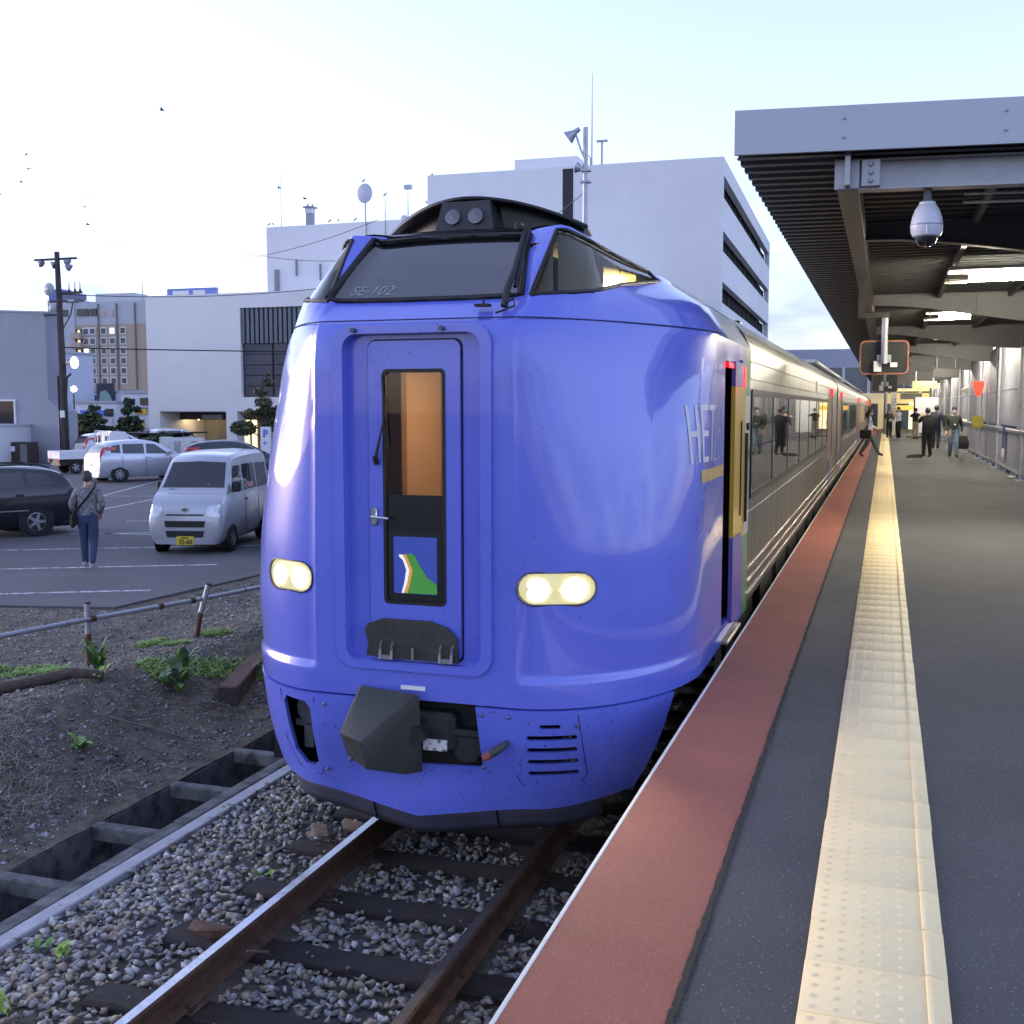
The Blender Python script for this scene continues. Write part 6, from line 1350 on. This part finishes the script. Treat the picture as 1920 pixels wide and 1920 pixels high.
# person walking away across the car park, cross-body bag
t,P,K=person('person in mottled grey jacket and jeans walking away with shoulder bag',(-10.34,15.73,-.1),R(180+32),
 dict(pel=(0,-.01,.95),che=(0,-.05,1.33),nek=(0,-.08,1.49),hd0=(0,-.10,1.56),hd1=(0,-.12,1.65),hd2=(0,-.11,1.75),shl=(.18,-.04,1.42),shr=(-.18,-.04,1.42),ell=(.27,.06,1.17),wrl=(.21,-.09,1.02),elr=(-.27,.07,1.17),wrr=(-.22,-.08,1.02),knl=(.09,-.10,.50),anl=(.08,-.12,.09),tol=(.09,-.29,.035),knr=(-.09,-.02,.50),anr=(-.08,.20,.15),tor=(-.08,.11,.03)),
 dict(top=m_camo,leg=m_jean,shoe=m_whsh),1.68,1.12,'short',mat('hair_grey',(.055,.05,.048),.7,var=.4,vs=30))
MB().tube([(-.14,.13,1.40),(0,.115,1.22),(.14,.10,1.05),(.24,.0,.93),(.12,-.22,1.1),(-.05,-.2,1.3),(-.14,-.02,1.46),(-.14,.13,1.40)],.018,6).build('bag_strap',m_blkc,t,smooth=50); MB().box(.19,.27,-.16,.14,.72,.95,b=.03).build('shoulder_bag',m_blkc,t)
# platform people
person('masked person in dark green jacket carrying black bag towards the camera',(4.66,39.9,PZ),R(4),dict(ell=(.27,.05,1.15),wrl=(.28,.0,.90),elr=(-.25,.03,1.15),wrr=(-.26,-.08,.92),knl=(.10,-.10,.52),anl=(.10,-.16,.09),tol=(.11,-.33,.04),knr=(-.09,.0,.50),anr=(-.09,.14,.11),tor=(-.10,.0,.035)),dict(top=m_grnj,leg=mat('jeans_light',(.13,.19,.27),.85),shoe=m_shoe),1.66,1.2)
t=[o for o in bpy.data.objects if str(o.get('label','')).startswith('masked person')][0]
MB().hull([(x,y_,z_) for x in (-.06,.06) for y_,z_ in ((-.07,1.55),(-.075,1.47))]+[(0,-.125,1.535),(0,-.12,1.485)]).build('face_mask',m_whc,t); MB().box(-.32,-.14,.06,.24,1.0,1.42,b=.05).build('backpack',mat('pack_olive',(.03,.035,.022),.8),t); MB().box(-.012,.05,-.15,-.135,1.06,1.10).build('badge',m_wht,t)
b=thing('handbag','black carrier bag hanging from the masked person\'s hand','bag',(4.66+.30,39.86,PZ+.28)); MB().hull([(x*s,y_*q,z_) for s in (-1,1) for q in (-1,1) for x,y_,z_ in ((.17,.08,.0),(.19,.09,.2),(.12,.05,.42))]).build('bag_body',m_blkc,b); MB().tube([(-.08,0,.40),(0,0,.60),(.08,0,.40)],.01,6).build('bag_handle',mat('handle_grey',(.3,.3,.32),.6),b)
person('person in black jacket photographing, standing beside a bag on the platform',(3.82,39.2,PZ),R(205),dict(shl=(.19,-.02,1.42),ell=(.26,-.16,1.26),wrl=(.10,-.32,1.44),elr=(-.26,-.16,1.26),wrr=(-.10,-.32,1.44),hil=(.10,0,.9),anl=(.13,.02,.09),anr=(-.13,.02,.09),tol=(.15,-.15,.035),tor=(-.15,-.15,.035)),dict(top=m_blkc,leg=m_blkc,shoe=mat('shoe_red',(.16,.03,.03),.7)),1.64,1.2)
b=thing('travel_bag','black bag lying on the platform beside the photographing person','bag',(3.42,39.0,PZ)); MB().hull([(-.25,-.12,0),(.25,-.12,0),(-.25,.12,0),(.25,.12,0),(-.18,-.06,.09),(.2,-.06,.12),(-.1,.06,.1),(.2,.06,.12)]).build('bag_body',m_blkc,b,smooth=30); MB().tube([(.2,0,.1),(.38,0,.08),(.45,0,.02)],.014,6).build('bag_strap',m_blkc,b)
person('person in navy jacket walking away along the platform behind the photographer',(4.42,47.5,PZ),R(172),dict(ell=(.28,.05,1.16),wrl=(.33,.03,.93),elr=(-.26,.06,1.16),wrr=(-.28,-.06,.94),knl=(.10,-.08,.5),anl=(.10,-.08,.09),tol=(.11,-.25,.035),anr=(-.10,.16,.12),tor=(-.10,.04,.035)),dict(top=m_navy,leg=m_navy,shoe=m_shoe),1.74,1.15)
person('person in black top and tan trousers by the white notice stand',(4.0,62,PZ),R(150),dict(ell=(.36,-.02,1.30),wrl=(.30,-.22,1.28),elr=(-.36,-.02,1.30),wrr=(-.28,-.2,1.30)),dict(top=m_blkc,leg=m_tan,shoe=m_shoe),1.62)
person('person in white T-shirt and black trousers holding up a phone',(3.14,60,PZ),R(-60),dict(ell=(.22,-.20,1.28),wrl=(.06,-.40,1.46),elr=(-.22,-.20,1.28),wrr=(-.04,-.40,1.48),anl=(.11,.05,.09),tol=(.12,-.12,.035)),dict(top=m_whc,arm=m_skin,leg=m_blkc,shoe=m_whsh),1.68)
b=thing('phone','phone held up by the person in the white T-shirt','phone',(2.72,59.75,PZ+1.42)); MB().box(-.04,.04,-.012,.012,0,.15,b=.006).build('phone_body',m_blkc,b); MB().box(-.034,.034,-.014,-.0125,.01,.14).build('phone_screen',mat('phone_screen',(.2,.12,.08),.2),b)
person('person dressed in black with shoulder bag by the station sign',(2.72,64,PZ),R(20),dict(elr=(-.27,.0,1.18),wrr=(-.06,-.16,1.1),ell=(.27,.0,1.18),wrl=(.06,-.17,1.1)),dict(top=m_blkc,leg=m_blkc,shoe=m_shoe),1.62)
t,_,_=person('woman in white blouse striding from the train with black bag',(2.02,38.9,PZ),R(98),dict(che=(0,-.03,1.33),ell=(.20,-.08,1.16),wrl=(.18,-.30,1.05),elr=(-.22,.10,1.15),wrr=(-.22,.08,.90),knl=(.09,-.18,.53),anl=(.09,-.36,.12),tol=(.09,-.53,.08),knr=(-.09,.10,.50),anr=(-.09,.34,.13),tor=(-.09,.20,.035)),dict(top=m_whc,leg=mat('jeans_grey',(.075,.095,.13),.85),shoe=m_shoe),1.60,1.0,'long')
MB().box(-.34,-.22,-.02,.34,.62,.92,b=.04).build('shoulder_bag',m_blkc,t); MB().tube([(-.26,.10,.92),(-.20,.05,1.30),(-.17,.0,1.40),(-.18,-.1,1.30),(-.26,.2,.92)],.014,6).build('bag_strap',m_blkc,t)
# ================================================================ BANK DETAILS
m_pipe=mat('rail_pipe',(.36,.38,.42),.45,metal=.4,var=.15,vs=8,dirt=((.12,.05,.03),10,.66,.72)); m_rst=mat('rust',(.11,.045,.028),.85,var=.4,vs=18)
RF=thing('pipe_fence','bent low pipe railing with rusty posts between bank and car park','railing',(-5.2,10.3,-.1))
posts=[((-5.80,8.1),(0,.0)),((-5.40,9.62),(0,.0)),((-5.06,10.99),(.16,.10)),((-4.75,12.6),(.05,.02)),((-4.45,14.2),(0,0))]
for (x,yv),(lx,ly) in posts:
    b=MB(); b.tube([(x,yv,-.25),(x+lx*.5,yv+ly*.5,.28)],.029,10); b.build('post_foot',m_rst,RF,smooth=40,world=True)
    b=MB(); b.tube([(x+lx*.5,yv+ly*.5,.28),(x+lx,yv+ly,.60)],.031,10); b.build('post',m_pipe,RF,smooth=40,world=True)
    b=MB(); b.tube([(x+lx,yv+ly,.60),(x+lx*1.03,yv+ly*1.03,.62)],.034,10); b.build('post_cap',m_rst,RF,smooth=40,world=True)
line=[(-6.4,5.4,.43),(-5.80+.05,8.1,.43),(-5.37,9.60,.44),(-4.97,11.03,.44),(-4.70,12.6,.43),(-4.40,14.2,.43),(-3.9,17,.43)]
b=MB(); b.tube(line,.026,10); b.build('pipe',m_pipe,RF,smooth=40,world=True)
for p,q,s in ((line[2],line[3],.03),(line[2],line[3],.62),(line[2],line[3],.92)):
    p,q=Vector(p),Vector(q); b=MB(); c=p.lerp(q,s); d=(q-p).normalized(); b.tube([c-d*.03,c+d*.03],.034,10); b.build('coupling',m_rst,RF,smooth=40,world=True)
# log and old sleeper baulk
b=MB(); P=[(-6.3,8.75,.02),(-5.9,8.95,.03),(-5.5,9.08,.02),(-5.15,9.2,.0),(-4.85,9.26,-.02)]; P=[(x+.35,yv-.55,bank_z(x+.35,yv-.55)+.07) for x,yv,_ in P]; b.tube(P,[.055,.06,.055,.052,.04],10)
b.v=[(x+.012*math.sin(40*yv),yv,z+.01*math.sin(31*x)) for x,yv,z in b.v]
tag(b.build('log',mat('weathered_log',(.085,.062,.052),.9,var=.5,vs=9,bump=.6,bs=25,stretch=(1,6,6)),None,40),'weathered grey-brown log lying on the bank at the left','log')
t=thing('timber_baulk','reddish brown squared timber lying on the bank by the train nose','timber',(-3.55,9.35,bank_z(-3.55,9.3)+.02),R(20)); MB().box(-.10,.10,0,1.9,-.04,.15,b=.012).build('timber',mat('timber_red',(.125,.062,.045),.85,var=.4,vs=7,bump=.5,bs=30,stretch=(8,1,8)),t); MB().box(-.103,.103,-.006,.0,-.03,.14).build('timber_end',mat('timber_end',(.06,.045,.038),.9,var=.4,vs=20),t)
b=MB(); b.tube([(-4.05,8.05,bank_z(-4.05,8.05)+.03),(-3.62,8.28,bank_z(-3.62,8.28)+.03),(-3.35,8.35,bank_z(-3.35,8.35)+.02)],[.010,.011,.007],6); tag(b.build('stick',mat('twig_pale',(.16,.13,.10),.9),None),'straight pale stick lying on the dark bank soil','stick')
b=MB(); b.tube([(-.42,4.62,-.02),(-.40,4.78,-.10),(-.44,4.86,-.16)],[.006,.008,.006],6); tag(b.build('stick',mat('twig_pale'),None),'thin stick leaning against the left rail','stick')
for k,(x,yv,l) in enumerate(((-.95,6.35,'splintered pale wood chunk beside the left rail near the plough'),(-.78,6.55,'second splintered wood chunk against the left rail'),(-.86,4.95,'reddish broken sleeper end outside the left rail'))):
    b=MB(); rg=random.Random(k); b.hull([(x+rg.uniform(-.14,.14),yv+rg.uniform(-.06,.06),-.17+rg.uniform(0,.09)) for _ in range(12)]); tag(b.build('wood_chunk',mat('wood_chunk_%d'%k,((.22,.17,.12),(.17,.12,.08),(.14,.075,.05))[k],.9,var=.5,vs=10,bump=.6,bs=30,stretch=(2,14,14))),l,'wood')
# weeds: leafy rosettes with real blades
m_weed=[mat('weed_%d'%i,c,.6,var=.2,vs=15) for i,c in enumerate([(.07,.15,.035),(.16,.28,.05),(.28,.42,.08),(.15,.22,.12)])]
def leaf_mesh(b,base,ang,L,W,lift,mi=0):
    ca,sa=math.cos(ang),math.sin(ang); V=[]
    for i in range(5):
        u=i/4; r=L*u; z=lift*math.sin(u*2.2)*L; w=W*math.sin(math.pi*min(1,.12+u*.88))*.5+.001
        for s in (-1,0,1): V.append((base[0]+ca*r-sa*w*s,base[1]+sa*r+ca*w*s,base[2]+z+abs(s)*w*.35))
    b.add(V,[(3*i+j,3*i+j+1,3*i+3+j+1,3*i+3+j) for i in range(4) for j in range(2)],mi)
def weed(x,yv,n,L,W,label,seed,lift=.55,tall=0.0,mi=(0,1)):
    rg=random.Random(seed); z=bank_z(x,yv) if x<-2.9 else ball_z(x,yv); t=thing('weed',label,'plant',(x,yv,z),0,'weeds on the bank')
    for k in range(n):
        b=MB(); h=tall*rg.random(); leaf_mesh(b,(rg.uniform(-.03,.03),rg.uniform(-.03,.03),h),rg.random()*6.28,L*rg.uniform(.6,1.1),W*rg.uniform(.7,1.1),lift*rg.uniform(.6,1.5)); b.build('leaf',m_weed[rg.choice(mi)],t,smooth=60)
    if tall: MB().tube([(0,0,0),(.02,0,tall*.6),(0,.02,tall)],[.012,.009,.004],6).build('stem',m_weed[1],t)
weed(-3.98,9.15,16,.22,.12,'broad-leaved weed with big leaves in front of the leaning post',1,.6,.10,(3,1)); weed(-4.05,9.35,12,.2,.09,'upright pale green weed just behind the broad-leaved one',2,.8,.16,(1,3))
weed(-4.75,8.95,26,.20,.045,'dark green bushy weed at the end of the log',3,.9,.12,(0,0,1)); weed(-4.55,8.72,9,.16,.06,'small bright weed in front of the dark bushy one',4,.7,0,(1,2))
weed(-3.75,7.45,7,.15,.08,'small two-leaved weed low on the dark bank',5,.6,0,(1,0)); weed(-1.55,4.62,7,.075,.05,'tiny bright green weed on the ballast by the duct',6,.5,0,(2,)); weed(-1.78,4.75,8,.06,.04,'smaller weed at the ballast edge near the duct',7,.6,0,(1,)); weed(-1.35,4.02,5,.10,.035,'two-bladed weed at the bottom of the ballast',8,1.0,0,(2,))
weed(-1.0,5.75,5,.06,.04,'tiny weed on the ballast near the left rail',9,.5,0,(1,)); weed(-3.35,10.8,10,.2,.035,'tall thin stalk weed beside the train nose',10,1.2,.38,(1,3)); weed(-5.9,8.6,12,.16,.05,'green tuft at the left edge behind the log',11,.8,.05,(1,2)); weed(-3.6,10.3,14,.18,.06,'green clump by the timber behind the train nose',12,.8,.08,(1,2))
def grass(name,label,spots,n,h,mats,seed,lean=.5,flat=0.0,kindw=.006):
    rg=np.random.default_rng(seed); V=[];F=[];MI=[]
    for (cx_,cy_,r) in spots:
        for k in range(n):
            a=rg.random()*6.28; q=r*math.sqrt(rg.random()); x,yv=cx_+q*math.cos(a),cy_+q*math.sin(a)*.8; z=bank_z(x,yv) if x<-2.9 else ball_z(x,yv)
            H=h*rg.uniform(.4,1.2); d=rg.random()*6.28; l=lean*rg.uniform(.3,1.4); w=kindw*rg.uniform(.6,1.3); px,py=-math.sin(d)*w,math.cos(d)*w; o=len(V)
            for i in range(4):
                u=i/3; ww=1-u*.9; xx=x+math.cos(d)*l*H*u**1.6; yy_=yv+math.sin(d)*l*H*u**1.6; zz=z+H*u*(1-flat*u)
                V += [(xx-px*ww,yy_-py*ww,zz),(xx+px*ww,yy_+py*ww,zz)]
            F += [(o+2*i,o+2*i+1,o+2*i+3,o+2*i+2) for i in range(3)]; MI += [int(rg.integers(len(mats)))]*3
    me=bpy.data.meshes.new(name); me.from_pydata(V,[],F)
    for m in mats: me.materials.append(m)
    me.polygons.foreach_set('material_index',MI); o=bpy.data.objects.new(name,me); COL.objects.link(o); return tag(o,label,'grass',kind='stuff')
grass('ground_cover','bright green moss and low grass along the top of the bank',[(-4.45,9.45,.22),(-4.2,9.75,.25),(-4.0,10.0,.28),(-3.8,10.3,.3),(-3.6,10.7,.3),(-3.5,11.2,.3),(-4.25,9.3,.18),(-5.0,10.6,.15),(-5.6,9.3,.18),(-6.0,9.5,.25),(-6.3,9.3,.3),(-4.9,11.2,.2),(-5.5,10.8,.2),(-6.2,8.4,.25)],420,.075,[m_weed[1],m_weed[2],m_weed[2]],3,1.0,.5,.009)
grass('dark_grass','sparse dull grass scattered over the bank',[(-3.3-2.5*rng.random(),5.5+7*rng.random(),.35) for _ in range(26)],26,.07,[m_weed[0],m_weed[3]],4,.9,.4,.004)
m_dry=[mat('straw_%d'%i,c,.9) for i,c in enumerate([(.30,.25,.19),(.22,.18,.14),(.38,.34,.28)])]
grass('dry_grass','tangled dry straw on the near left of the bank',[(-3.75,6.75,.28),(-3.95,7.0,.3),(-4.2,7.1,.35),(-3.55,6.6,.25),(-3.45,6.35,.2),(-4.5,7.4,.3),(-3.35,7.2,.15)],85,.20,m_dry,5,1.7,.85,.0035)
grass('rail_grass','a few dry stalks growing beside the right rail',[(.72,5.55,.06),(.85,5.7,.05)],9,.22,m_dry,6,.6,.3,.002)
